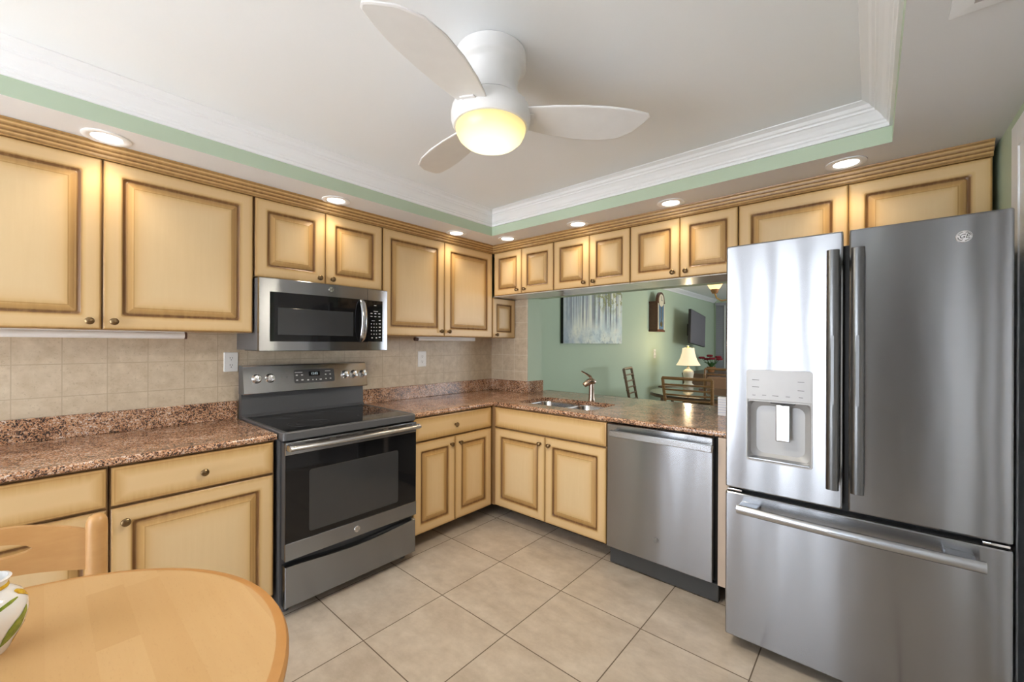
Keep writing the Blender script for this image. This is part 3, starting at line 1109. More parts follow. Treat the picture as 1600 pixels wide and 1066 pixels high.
# storage drawer with concave pull lip
b = MB()
n = 20
lps = []
for zf, yf in ((0, 0), (0, 0), (1, 0), (1, 1)):
    pass
top_z = lambda t: 0.262 - 0.004 - 0.022 * math.sin(PI * t) ** 1.5
front, back = [], []
for i in range(n + 1):
    t = i / n
    front.append((0.008 + (RW - 0.016) * t, top_z(t)))
poly = [(0.008, 0.058)] + [(RW - 0.008, 0.058)] + list(reversed(front))
b.loops([[(x, -0.668, z) for x, z in poly], [(x, -0.713, z) for x, z in poly], [(min(max(x, 0.010), RW - 0.010), -0.716, min(z - 0.002, 9) if z > 0.1 else z + 0.002) for x, z in poly]])
b.build('storage_drawer', 'stainless_dark', rg, local=True)

# ================================================================== MICROWAVE
mw = thing('microwave_oven', 'over-range stainless microwave with black window, mounted above the range', 'microwave', (0.0, -2.1755, 1.295), R90)
MW, MH = 0.765, 0.397
b = MB()
b.box(0.002, MW - 0.002, -0.362, -0.006, 0.006, MH, 0)
b.box(0.03, MW - 0.03, -0.33, -0.05, 0.0, 0.008, 1)
b.build('body', ['grey_plastic', 'black_plastic'], mw, local=True)


def bow(x):                                                  # gently bowed front
    t = (x / MW - 0.5) * 2
    return -0.388 - 0.016 * (1 - t * t)


def bowed(b, x0, x1, z0, z1, y_in, lift, r=0.004, mi=0, n=20):
    xs = [x0 + (x1 - x0) * i / n for i in range(n + 1)]
    a = [[(x, y_in, z0) for x in xs], [(x, bow(x) - lift + 0.003, z0) for x in xs], [(x, bow(x) - lift, z0 + 0.003) for x in xs],
         [(x, bow(x) - lift, z1 - 0.003) for x in xs], [(x, bow(x) - lift + 0.003, z1) for x in xs], [(x, y_in, z1) for x in xs]]
    rings = [[b.bm.verts.new(p) for p in lp] for lp in a]
    for k in range(len(rings) - 1):
        for i in range(n):
            b.face([rings[k][i], rings[k][i + 1], rings[k + 1][i + 1], rings[k + 1][i]], mi)
    for i in (0, n):
        b.face([rg_[i] for rg_ in rings], mi)
    b.face(rings[0], mi)
    b.face(rings[-1], mi)


b = MB()
bowed(b, 0.0, 0.617, 0.0, MH, -0.362, 0.0)
dr = b.build('door', 'stainless', mw, local=True)
b = MB()
bowed(b, 0.050, 0.6165, 0.052, 0.325, -0.380, 0.0012)
dg = b.build('door_glass', 'black_glass', dr, local=True)
b = MB()
bowed(b, 0.088, 0.518, 0.088, 0.240, -0.380, 0.0024)
b.build('viewing_window', 'window_glass', dr, local=True)
emblem(dr, 0.378, bow(0.378) + 0.0005, 0.366, 0.0155)
b = MB()
hp = [(0.573 + 0.0, bow(0.573) - 0.004 - 0.040 * math.sin(PI * t) ** 0.6, 0.058 + 0.262 * t) for t in [i / 14 for i in range(15)]]
b.tube(hp, [0.010] + [0.0165] * 13 + [0.010], 12, 0, (1.15, 0.5), (0, 1, 0))
b.build('handle', 'handle_steel', dr, local=True)
b = MB()
bowed(b, 0.619, MW, 0.0, MH, -0.362, 0.0, n=10)
cpn = b.build('control_panel', 'stainless', mw, local=True)
b = MB()
bowed(b, 0.6195, 0.728, 0.055, 0.325, -0.380, 0.0012, n=8)
kp = b.build('keypad', 'black_glass', mw, local=True)


def chip(x, z, ww, hh):
    y_ = bow(x) - 0.0012
    bits('button', 'mark_light', kp, [(x - ww / 2, x + ww / 2, y_ - 0.0008, y_ + 0.001, z - hh / 2, z + hh / 2)])


chip(0.672, 0.292, .016, .004)
chip(0.674, 0.254, .036, .003)
for k, xx in enumerate((0.645, 0.674, 0.703)):
    for zz in (0.240, 0.220):
        chip(xx, zz, .014, .005)
for r_ in range(4):
    for xx in (0.645, 0.664, 0.683):
        chip(xx, 0.172 - r_ * 0.022, .005, .006)
for r_ in range(6):
    chip(0.707, 0.196 - r_ * 0.022, .013, .006)
chip(0.658, 0.192, .022, .003)
chip(0.650, 0.082, .010, .007)
chip(0.682, 0.082, .010, .007)

# ================================================================== DISHWASHER
dw = thing('dishwasher', 'stainless dishwasher with bar handle between sink cabinet and end panel', 'dishwasher', (1.6075, 0, 0), 0)
DWW = 0.628
b = MB()
b.box(0.004, DWW - 0.002, -0.600, -0.012, 0.06, 0.862)
b.build('tub', 'black_plastic', dw, local=True)
b = MB()
b.box(0.012, 0.612, -0.662, -0.602, 0.112, 0.859, 0, 0.004)
dd = b.build('door', 'stainless', dw, local=True)
b = MB()
b.box(0.052, 0.622, -0.716, -0.700, 0.794, 0.832, 0, 0.004)
for xx in (0.066, 0.606):
    b.box(xx - 0.011, xx + 0.011, -0.702, -0.661, 0.801, 0.825, 0, 0.003)
b.build('handle', 'handle_steel', dd, local=True)
emblem(dd, 0.318, -0.6622, 0.240, 0.0155, 'handle_steel', 'mark_dark')
b = MB()
b.box(0.018, 0.634, -0.628, -0.598, 0.006, 0.098, 0, 0.003)
b.build('toe_kick', 'charcoal', dw, local=True)
for xx in (0.05, 0.58):
    for yy in (-0.55, -0.08):
        b = MB()
        b.lathe([(0.015, 0), (0.015, 0.059)], (xx, yy, 0.001), 'z', 12)
        b.build('foot', 'black_plastic', dw, local=True)

# ================================================================== REFRIGERATOR
FX0, FX1, FY = 2.3425, 3.1735, -0.919
fr = thing('refrigerator', 'tall stainless french-door refrigerator with water dispenser and bottom freezer', 'refrigerator', ((FX0 + FX1) / 2, -0.45, 0))
b = MB()
b.box(FX0 + 0.004, FX1 - 0.004, -0.838, -0.045, 0.03, 1.735, 0, 0.004)
b.box(FX0 + 0.03, FX1 - 0.03, -0.80, -0.1, 0.001, 0.03)
b.build('body', 'charcoal', fr)
b = MB()
b.box(FX0 + 0.01, FX1 - 0.01, -0.857, -0.838, 0.06, 1.73)
b.build('door_gasket', 'black_plastic', fr)


def fdoor(x0, x1, z0, z1, holes=None):
    """door slab with softened front edges, optional rectangular recess"""
    b = MB()
    q = lambda ins, y, r: [(p[0], y, p[1]) for p in rrect(x0 + ins, x1 - ins, z0 + ins, z1 - ins, r, 4)]
    L = [q(0.002, -0.857, 0.004), q(0.0, FY + 0.008, 0.006), q(0.0015, FY + 0.003, 0.006), q(0.006, FY, 0.006)]
    if holes:
        a0, a1, c0, c1 = holes
        h = lambda ins, y, r: [(p[0], y, p[1]) for p in rrect(a0 + ins, a1 - ins, c0 + ins, c1 - ins, r, 4)]
        L += [h(0, FY, 0.012), h(0.0, FY + 0.05, 0.012)]
        b.loops(L, cap0=False, cap1=False, mis=[1, 0, 0, 0, 0, 0])
    else:
        b.loops(L, mis=[1, 0, 0, 0])
    return b


HX = (2.424, 2.659, 0.842, 1.234)
ld = fdoor(FX0, 2.7515, 0.709, 1.778, HX).build('door', ['stainless', 'charcoal'], fr)
rd = fdoor(2.7685, FX1, 0.709, 1.778).build('door', ['stainless', 'charcoal'], fr)
fz = fdoor(FX0, FX1, 0.052, 0.689).build('freezer_drawer', ['stainless', 'charcoal'], fr)
# dispenser
b = MB()
a0, a1, c0, c1 = HX
h = lambda ins, y, r, zz1=c1: [(p[0], y, p[1]) for p in rrect(a0 + ins, a1 - ins, c0 + ins, zz1 - ins, r, 4)]
b.loops([h(0.0005, FY + 0.004, 0.012), h(0.0005, FY - 0.0025, 0.012), h(0.005, FY - 0.0025, 0.010), h(0.008, FY + 0.002, 0.010, 1.107), h(0.010, FY + 0.040, 0.03, 1.107), h(0.030, FY + 0.052, 0.03, 1.107)], cap0=False, mi=0)
b.build('dispenser_recess', 'dispenser_grey', ld)
b = MB()
b.box(a0 + 0.004, a1 - 0.004, FY - 0.0022, FY + 0.03, 1.106, c1 - 0.004, 0, 0.002)
pnl = b.build('dispenser_panel', 'dispenser_grey', ld)
for xx, zz, ww in ((0.030, 1.125, .012), (0.068, 1.127, .015), (0.108, 1.127, .022), (0.152, 1.127, .015), (0.196, 1.127, .014), (0.196, 1.155, .022), (0.196, 1.190, .022), (0.036, 1.160, .026), (0.036, 1.190, .026)):
    bits('button', 'mark_dark', ld, [(a0 + xx - ww / 2, a0 + xx + ww / 2, FY - 0.0030, FY - 0.001, zz - 0.0011, zz + 0.0011)], False)
b = MB()
b.box(2.531, 2.582, FY + 0.012, FY + 0.022, 0.936, 1.090, 0, 0.004)
b.build('dispenser_paddle', 'handle_steel', ld)
b = MB()
b.box(2.512, 2.600, FY + 0.006, FY + 0.04, 1.093, 1.107, 0, 0.003)
b.lathe([(0.008, 0), (0.010, 0.014)], (2.556, FY + 0.02, 1.084), 'z', 12)
b.build('dispenser_nozzle', 'charcoal', ld)
b = MB()
b.box(a0 + 0.008, a1 - 0.008, FY - 0.002, FY + 0.046, 0.848, 0.857, 0, 0.003)
b.build('drip_tray', 'handle_steel', ld)
# handles


def vhandle(x, parent):
    b = MB()
    z0, z1 = 0.797, 1.697
    pts = [(x, FY - 0.062 - 0.006 * math.sin(PI * t), z0 + (z1 - z0) * t) for t in [i / 14 for i in range(15)]]
    b.tube(pts, 0.0195, 14, 0, (1.0, 0.62), (0, 1, 0))
    for zz in (z0 + 0.035, z1 - 0.035):
        b.box(x - 0.012, x + 0.012, FY - 0.060, FY + 0.001, zz - 0.022, zz + 0.022, 0, 0.004)
    return b.build('handle', 'handle_dark', parent)


vhandle(2.724, ld)
vhandle(2.796, rd)
b = MB()
pts = [(2.402 + 0.706 * t, FY - 0.060 - 0.010 * math.sin(PI * t), 0.640) for t in [i / 16 for i in range(17)]]
b.tube(pts, 0.0195, 14, 0, (1.0, 0.62), (0, 1, 0))
for xx in (2.45, 3.06):
    b.box(xx - 0.045, xx + 0.03, FY - 0.060, FY + 0.001, 0.634, 0.656, 0, 0.006)
b.build('handle', 'handle_steel', fz)
for xx, par in ((FX0 + 0.035, ld), (FX1 - 0.035, rd)):
    b = MB()
    b.box(xx - 0.030, xx + 0.030, FY + 0.006, FY + 0.055, 0.694, 0.703, 0, 0.003)
    b.build('hinge', 'chrome', par)
_o = W[fr].translation
emblem(rd, 3.064 - _o.x, FY - _o.y + 0.0005, 1.703, 0.0205, 'chrome', 'mark_dark')
# ================================================================== CEILING FAN
FCX, FCY = 1.806, -1.880
fan = thing('ceiling_fan', 'white three-blade hugger ceiling fan with glowing yellow bowl light', 'ceiling fan', (FCX, FCY, ZC))
b = MB()
b.lathe([(0.128, -0.0006), (0.134, -0.003), (0.135, -0.050), (0.130, -0.058), (0.122, -0.062), (0.112, -0.072), (0.106, -0.090), (0.103, -0.115), (0.104, -0.140), (0.110, -0.160), (0.122, -0.178), (0.126, -0.186), (0.05, -0.188)], (0, 0, 0), 'z', 48)
FS = Matrix.Scale(0.928, 4)
b.bm.transform(FS)
b.build('canopy', 'fan_white', fan, local=True)
b = MB()
b.lathe([(0.05, -0.188), (0.128, -0.190), (0.140, -0.197), (0.148, -0.210), (0.152, -0.230), (0.152, -0.252), (0.148, -0.270), (0.141, -0.280), (0.136, -0.281), (0.05, -0.278)], (0, 0, 0), 'z', 48)
b.bm.transform(FS)
b.build('motor_ring', 'fan_white', fan, local=True)
b = MB()
b.lathe([(0.133, -0.272), (0.135, -0.285), (0.132, -0.300), (0.122, -0.320), (0.103, -0.337), (0.075, -0.349), (0.040, -0.356), (0.0001, -0.358)], (0, 0, 0), 'z', 48)
b.bm.transform(FS)
b.build('light_bowl', 'bowl_glass', fan, local=True)
d = bpy.data.lights.new('fan_bulb', 'SPOT')
d.spot_size = math.radians(165)
d.spot_blend = 0.6
d.energy = FAN_W
d.color = (1.0, 0.90, 0.74)
d.shadow_soft_size = 0.10
lo = bpy.data.objects.new('fan_bulb', d)
lo.location = (0, 0, -0.36)
lo.parent = fan
COL.objects.link(lo)
UPE = [(0.10, -0.052), (0.16, -0.060), (0.24, -0.068), (0.34, -0.072), (0.44, -0.070), (0.53, -0.058), (0.60, -0.038)]
LOE = [(0.10, 0.052), (0.16, 0.074), (0.24, 0.098), (0.34, 0.118), (0.44, 0.124), (0.52, 0.110), (0.575, 0.065)]
TIP = [(0.612, -0.020), (0.605, 0.005)]
poly = UPE + TIP + list(reversed(LOE))
for k, ang in enumerate((43, 163, -77)):
    b = MB()
    cx_, cy_ = 0.35, 0.015

    def bl(ins, z):
        return [(cx_ + (x - cx_) * (1 - ins * 0.6), cy_ + (y - cy_) * (1 - ins), z) for x, y in poly]
    b.loops([bl(0.04, -0.004), bl(0, -0.002), bl(0, 0.002), bl(0.04, 0.004)])
    b.bm.transform(Matrix.Translation((0, 0, -0.236)) @ Matrix.Rotation(math.radians(ang), 4, 'Z') @ Matrix.Rotation(math.radians(-9), 4, 'X'))
    b.bm.transform(FS)
    bd = b.build('blade', 'fan_white', fan, local=True)
    b = MB()
    b.box(0.09, 0.165, -0.030, 0.030, -0.009, -0.003, 0, 0.002)
    b.bm.transform(Matrix.Translation((0, 0, -0.236)) @ Matrix.Rotation(math.radians(ang), 4, 'Z') @ Matrix.Rotation(math.radians(-9), 4, 'X'))
    b.bm.transform(FS)
    b.build('blade_bracket', 'fan_white', bd, local=True)

# ================================================================== RECESSED LIGHTS
proto = None
spots = [((0.415, -2.757), 'recessed can light above the far-left upper cabinet doors, nearest the camera on the left'),
         ((0.410, -1.773), 'recessed can light in the soffit above the microwave cabinet'),
         ((0.411, -0.823), 'recessed can light above the tall cabinet between microwave and corner'),
         ((0.598, -0.438), 'recessed can light nearest the inner corner, above the corner cabinet doors'),
         ((1.253, -0.419), 'recessed can light above the pass-through, over the faucet'),
         ((1.915, -0.430), 'recessed can light above the pass-through cabinet beside the refrigerator'),
         ((2.740, -0.441), 'recessed can light in the soffit above the refrigerator')]
for (x, y), lb_ in spots:
    if proto is None:
        t = thing('recessed_light', lb_, 'ceiling light', (x, y, ZS), 0, 'recessed can lights')
        b = MB()
        b.lathe([(0.078, -0.0005), (0.078, -0.004), (0.070, -0.0065), (0.056, -0.006), (0.049, -0.0025), (0.049, -0.0005)], (0, 0, 0), 'z', 36, cap0=False, cap1=False)
        b.build('trim_ring', 'trim_white', t, local=True)
        b = MB()
        b.lathe([(0.0495, -0.0006), (0.0495, -0.0025), (0.03, -0.0038), (0.0001, -0.0042)], (0, 0, 0), 'z', 36)
        b.build('lens', 'lamp_lens', t, local=True)
        d = bpy.data.lights.new('can_spot', 'SPOT')
        d.energy = SPOT_W
        d.color = (1.0, 0.80, 0.56)
        d.spot_size = math.radians(125)
        d.spot_blend = 0.8
        d.shadow_soft_size = 0.05
        lo = bpy.data.objects.new('can_spot', d)
        lo.location = (0, 0, -0.02)
        lo.parent = t
        COL.objects.link(lo)
        proto = t
    else:
        dup(proto, (x, y, ZS), 0, lb_)

# ceiling vent on the right soffit
vt = thing('ceiling_vent', 'white square air vent in the soffit at top right', 'vent', (3.108, -1.497, ZS))
b = MB()
o_, i_ = rrect(-0.125, 0.125, -0.125, 0.125, 0.004, 2), rrect(-0.085, 0.085, -0.085, 0.085, 0.002, 2)
b.loops([[(x, y, -0.0005) for x, y in o_], [(x, y, -0.006) for x, y in o_], [(x, y, -0.009) for x, y in i_], [(x, y, -0.0008) for x, y in i_]], cap0=False, cap1=False)
b.build('frame', 'trim_white', vt, local=True)
b = MB()
b.box(-0.085, 0.085, -0.085, 0.085, -0.0012, -0.0004)
b.build('duct_opening', 'mark_dark', vt, local=True)
for k in range(6):
    b = MB()
    yy = -0.07 + k * 0.028
    b.loops([[(-0.084, yy - 0.010, -0.002), (0.084, yy - 0.010, -0.002), (0.084, yy + 0.008, -0.010), (-0.084, yy + 0.008, -0.010)],
             [(-0.084, yy - 0.010, -0.0032), (0.084, yy - 0.010, -0.0032), (0.084, yy + 0.008, -0.0115), (-0.084, yy + 0.008, -0.0115)]])
    b.build('louver', 'trim_white', vt, local=True)

# ================================================================== under-cabinet lights, outlets
for yA, yB, lab_ in ((-3.10, -2.451, 'long white tube light under the far-left upper cabinet'), (-1.056, -0.42, 'shorter tube light with brown end under the cabinet near the corner')):
    t = thing('under_cabinet_light', lab_, 'light', (0.2, yA, 1.366), 0, 'tube lights under the upper cabinets')
    tr_ = 0.0165 if yA < -2 else 0.0125
    b = MB()
    b.tube([(0.2, yA + 0.012, 1.3755), (0.2, yB - 0.006, 1.3755)], tr_, 18)
    b.box(0.190, 0.210, yA + 0.012, yB - 0.006, 1.3755 + tr_ * 0.9, 1.3947)
    b.build('tube', 'tube_diffuser', t)
    for q_, (ya, yb) in enumerate(((yA, yA + 0.03), (yB - 0.006, yB + 0.004))):
        if q_ == 1 and yB > -1:
            continue
        b = MB()
        b.tube([(0.2, ya, 1.3755), (0.2, yb, 1.3755)], tr_ + 0.001, 18)
        b.build('end_cap', 'end_cap_brown', t)


def plate(name, label, cat, y, z, hw, hh, duplex):
    t = thing(name, label, cat, (0.0055 if duplex else 0.0005, y, z), R90, 'wall plates')
    b = MB()
    q = lambda i, yy: [(p[0], yy, p[1]) for p in rrect(-hw + i, hw - i, -hh + i, hh - i, 0.004, 3)]
    b.loops([q(0, 0), q(0, -0.003), q(0.003, -0.006)])
    b.build('cover_plate', 'white_plastic', t, local=True)
    if duplex:
        for zz in (-0.021, 0.021):
            b = MB()
            b.lathe([(0.0165, 0.0055), (0.0165, 0.0075), (0.0001, 0.0076)], (0, 0, zz), 'y', 24)
            s_ = b.build('socket', 'white_plastic', t, local=True)
            bits('slot', 'mark_dark', t, [(-0.007, -0.0045, -0.0082, -0.0070, zz - 0.001, zz + 0.008), (0.0045, 0.007, -0.0082, -0.0070, zz - 0.001, zz + 0.007),
                                          (-0.0022, 0.0022, -0.0082, -0.0070, zz - 0.011, zz - 0.006)])
    else:
        for zz in (-0.03, 0.03):
            b = MB()
            b.box(-0.006, 0.006, -0.016, -0.005, zz - 0.012, zz + 0.012, 0, 0.002)
            b.build('switch_toggle', 'white_plastic', t, local=True)


plate('wall_outlet', 'white duplex outlet on the tile splash left of the range', 'outlet', -2.2035, 1.228, 0.036, 0.057, True)
plate('wall_outlet', 'white duplex outlet on the tile splash between range and corner', 'outlet', -0.843, 1.213, 0.042, 0.064, True)
plate('light_switch', 'white switch plate on the green dining room wall below the clock', 'switch', 4.06, 1.184, 0.040, 0.078, False)

# white ruled pack beside the refrigerator
pk = thing('note_pad', 'white pad with pale blue rules standing on counter beside the refrigerator', 'note pad', (2.20, -0.10, 0.8955))
b = MB()
b.box(2.105, 2.30, -0.13, -0.10, 0.8958, 1.013, 0, 0.002)
b.build('pages', 'paper_white', pk)
bits('ruled_line', 'rule_blue', pk, [(2.107, 2.298, -0.1308, -0.1295, 0.915 + k * 0.016, 0.9175 + k * 0.016) for k in range(6)], False)

# ================================================================== BREAKFAST TABLE, CHAIR, JAR
TCX, TCY, TR = 1.755, -3.083, 0.505
tb = thing('breakfast_table', 'round beech block-topped breakfast table with darker edge band in the foreground', 'table', (TCX, TCY, 0))
b = MB()
b.lathe([(TR - 0.012, 0.700), (TR - 0.012, 0.735), (0.0001, 0.7352)], (TCX, TCY, 0), 'z', 96)
b.build('tabletop', 'beech_block', tb)
b = MB()
b.lathe([(TR - 0.0125, 0.7352), (TR - 0.004, 0.7348), (TR + 0.006, 0.731), (TR + 0.011, 0.722), (TR + 0.011, 0.714), (TR + 0.005, 0.704), (TR - 0.006, 0.699), (TR - 0.0125, 0.699)], (TCX, TCY, 0), 'z', 96, cap0=False, cap1=False)
b.build('edge_band', 'beech_edge', tb)
b = MB()
b.lathe([(0.30, 0.66), (0.30, 0.699), (0.0001, 0.699)], (TCX, TCY, 0), 'z', 48)
b.build('apron', 'beech_wood', tb)
for k in range(4):
    a = PI / 4 + k * PI / 2
    b = MB()
    x, y = TCX + 0.27 * math.cos(a), TCY + 0.27 * math.sin(a)
    b.lathe([(0.018, 0.001), (0.026, 0.30), (0.030, 0.66)], (x, y, 0), 'z', 16)
    b.build('leg', 'beech_wood', tb)

ch = thing('dining_chair', 'light beech ladder-back chair with slotted top rail, tucked behind the breakfast table', 'chair', (1.2, -3.03, 0))
CXB, CYA, CYB = 1.10, -2.826, -3.235
for yy in (CYA, CYB):
    b = MB()
    b.lathe([(0.017, 0.001), (0.0235, 0.25), (0.0245, 0.79), (0.0235, 0.810), (0.018, 0.822), (0.009, 0.828), (0.0001, 0.829)], (CXB, yy, 0), 'z', 20)
    b.build('back_post', 'beech_wood', ch)
    b = MB()
    b.lathe([(0.016, 0.001), (0.022, 0.42)], (CXB + 0.36, yy, 0), 'z', 16)
    b.build('leg', 'beech_wood', ch)


def rail(z0f, z1f, slot, name):
    """curved back rail between the posts with an optional hand slot"""
    b = MB()
    n = 28
    cols = []
    for i in range(n + 1):
        t = i / n
        y = CYA - 0.012 + (CYB - CYA + 0.024) * t
        dx = -0.035 * math.sin(PI * t)
        zb, zt_ = z0f(t), z1f(t)
        mid_ = (zb + zt_) / 2
        k = abs(t - 0.5) / 0.20
        hw = 0.020 * math.sqrt(max(0.0, 1 - k * k)) if slot else 0.0
        cols.append((y, CXB + dx, zb, mid_ + 0.004 - hw, mid_ + 0.004 + hw, zt_))
    th = 0.009

    def strip(lo, hi):
        lp = []
        for y, x, *zz in cols:
            a_, c_ = zz[lo], zz[hi]
            lp.append([(x - th, y, a_), (x + th, y, a_), (x + th, y, c_), (x - th, y, c_)])
        b.loops(lp)
    if slot:
        strip(0, 1)
        strip(2, 3)
    else:
        strip(0, 3)
    bmesh.ops.remove_doubles(b.bm, verts=b.bm.verts, dist=1e-5)
    b.build(name, 'beech_wood', ch)


rail(lambda t: 0.672 + 0.030 * math.sin(PI * t), lambda t: 0.783 + 0.052 * math.sin(PI * t) ** 0.8, True, 'top_rail')
rail(lambda t: 0.560 + 0.01 * math.sin(PI * t), lambda t: 0.61 + 0.01 * math.sin(PI * t), False, 'back_rail')
b = MB()
b.box(CXB + 0.02, CXB + 0.40, CYB - 0.01, CYA + 0.01, 0.42, 0.445, 0, 0.008)
b.build('seat', 'beech_wood', ch)

vx, vy, VZ = 1.547, -3.015, 0.7356
vs = thing('ceramic_jar', 'white ceramic jar painted with green leaves and lemons on the breakfast table', 'jar', (vx, vy, VZ))
VP = [(0.0001, 0.0005), (0.050, 0.0), (0.054, 0.006), (0.062, 0.025), (0.078, 0.060), (0.0855, 0.095), (0.084, 0.120), (0.074, 0.145), (0.058, 0.160), (0.050, 0.165), (0.049, 0.178), (0.053, 0.190), (0.056, 0.194), (0.050, 0.196), (0.046, 0.180), (0.05, 0.155), (0.06, 0.1), (0.04, 0.02), (0.0001, 0.015)]
VP = [(r_ * 0.75, h_ * 0.73) for r_, h_ in VP]


def vrad(h):
    P = VP[1:12]
    for (r0, h0), (r1, h1) in zip(P, P[1:]):
        if h0 <= h <= h1:
            return r0 + (r1 - r0) * (h - h0) / max(1e-6, h1 - h0)
    return 0.039


b = MB()
b.lathe(VP, (vx, vy, VZ), 'z', 48)
vb = b.build('body', 'ceramic_white', vs)
A0 = math.atan2(-2.937 - vy, 2.8346 - vx)      # direction of the camera seen from the jar
A1 = A0 + 0.95                                   # right-hand visible side


def brush(name, mat, pts, wid, par=vb):
    """painted stroke on the jar surface: pts (angle, height), wid half-widths"""
    b = MB()
    lp = []
    n_ = len(pts)                       # resample smoothly
    P_, W_ = [], []
    for i in range(n_ - 1):
        p0, p1, p2, p3 = pts[max(i - 1, 0)], pts[i], pts[i + 1], pts[min(i + 2, n_ - 1)]
        for k in range(5):
            t = k / 5
            P_.append(tuple(0.5 * (2 * p1[c] + (p2[c] - p0[c]) * t + (2 * p0[c] - 5 * p1[c] + 4 * p2[c] - p3[c]) * t * t + (3 * p1[c] - p0[c] - 3 * p2[c] + p3[c]) * t ** 3) for c in (0, 1)))
            W_.append(wid[i] + (wid[i + 1] - wid[i]) * t)
    pts, wid = P_ + [pts[-1]], W_ + [wid[-1]]
    for i, ((a, h_), w_) in enumerate(zip(pts, wid)):
        a2, h2 = pts[min(i + 1, len(pts) - 1)]
        a1, h1 = pts[max(i - 1, 0)]
        da, dh = (a2 - a1) * 0.0635, (h2 - h1) * 0.75
        L_ = math.hypot(da, dh) or 1
        na, nh = -dh / L_, da / L_
        ring = []
        for k in (-1, -0.5, 0, 0.5, 1):
            aa, hh = a + na * w_ * 0.75 * k / 0.0635, (h_ + nh * w_ * k) * 0.75
            r_ = vrad(hh) + 0.0008
            ring.append((vx + r_ * math.cos(aa), vy + r_ * math.sin(aa), VZ + hh))
        lp.append(ring)
    rows = [[b.bm.verts.new(p) for p in r_] for r_ in lp]
    for i in range(len(rows) - 1):
        for c in range(4):
            b.face([rows[i][c], rows[i][c + 1], rows[i + 1][c + 1], rows[i + 1][c]])
    return b.build(name, mat, par)


leafw = [0.001, 0.013, 0.019, 0.018, 0.011, 0.001]
for da in (0.10, -1.3, 2.2, 3.7):
    brush('painted_leaf', 'painted_leaf', [(A1 + da - 0.50, 0.028), (A1 + da - 0.38, 0.042), (A1 + da - 0.24, 0.058), (A1 + da - 0.1, 0.074), (A1 + da + 0.04, 0.092), (A1 + da + 0.14, 0.108)], leafw)
    brush('painted_stem', 'painted_line', [(A1 + da + 0.34, 0.045), (A1 + da + 0.42, 0.07), (A1 + da + 0.42, 0.095)], [0.002, 0.003, 0.001])
    brush('painted_leaf', 'painted_leaf', [(A1 + da - 0.9, 0.118), (A1 + da - 0.6, 0.130), (A1 + da - 0.3, 0.136), (A1 + da - 0.05, 0.138)], [0.001, 0.004, 0.004, 0.001])
    brush('painted_lemon', 'painted_lemon', [(A1 + da + 0.05, 0.020), (A1 + da + 0.2, 0.032), (A1 + da + 0.36, 0.046), (A1 + da + 0.46, 0.056)], [0.006, 0.014, 0.012, 0.003])
    brush('painted_lemon', 'painted_lemon', [(A1 + da + 0.05, 0.147), (A1 + da + 0.25, 0.142), (A1 + da + 0.45, 0.130), (A1 + da + 0.62, 0.115)], [0.004, 0.009, 0.007, 0.002])
b = MB()
b.lathe([(0.0505 * .75, 0.164 * .75), (0.0520 * .75, 0.1655 * .75), (0.0505 * .75, 0.174 * .75), (0.0496 * .75, 0.174 * .75)], (vx, vy, VZ), 'z', 48, cap0=False, cap1=False)
b.build('neck_band', 'painted_lemon', vb)

# ================================================================== DINING ROOM
# canvas picture
pc = thing('canvas_picture', 'large misty forest painting on canvas hung on the green dining wall', 'picture', (0.0005, 1.20, 1.352))
b = MB()
b.box(0.0, 0.038, 0.0, 1.54, 0.0, 0.92)
b.build('stretcher', 'canvas_edge', pc, local=True)
b = MB()
b.box(0.038, 0.0395, 0.0, 1.54, 0.0, 0.92)
b.build('painted_face', 'forest_painting', pc, local=True)
# wall clock
ck = thing('wall_clock', 'dark walnut pendulum wall clock with arched top on the green wall', 'clock', (0.0005, 3.97, 1.56))
b = MB()
b.box(0, 0.145, -0.155, 0.155, 0.012, 0.50, 0, 0.004)
b.box(0, 0.152, -0.170, 0.170, 0.0, 0.030, 0, 0.006)
b.box(0, 0.152, -0.170, 0.170, 0.485, 0.510, 0, 0.006)
b.build('case', 'walnut', ck, local=True)
b = MB()
arch = [(-0.15, 0.50)] + [(0.15 * math.cos(PI - PI * i / 16), 0.52 + 0.15 * math.sin(PI * i / 16)) for i in range(17)] + [(0.15, 0.50)]
b.prism(arch, lambda a, z, d: (d, a, z), 0.110, 0.150)
b.build('arched_crest', 'walnut', ck, local=True)
b = MB()
b.lathe([(0.105, 0.150), (0.105, 0.153), (0.0001, 0.1535)], (0, 0, 0.53), 'x', 32)
dl = b.build('dial', 'clock_face', ck, local=True)
bits('clock_hand', 'canvas_edge', dl, [(0.1535, 0.155, -0.004, 0.004, 0.525, 0.60), (0.1535, 0.155, -0.003, 0.05, 0.527, 0.533)])
b = MB()
b.box(0.145, 0.149, -0.115, 0.115, 0.045, 0.46)
b.build('glass_pane', 'clock_glass', ck, local=True)
b = MB()
b.box(0.149, 0.152, -0.005, 0.005, 0.13, 0.45)
b.lathe([(0.045, 0.149), (0.045, 0.153), (0.0001, 0.156)], (0, 0, 0.13), 'x', 24)
b.build('pendulum', 'brass', ck, local=True)
bits('door_stile', 'clock_face', ck, [(0.1455, 0.151, -0.140, -0.112, 0.035, 0.48), (0.1455, 0.151, 0.112, 0.140, 0.035, 0.48)])
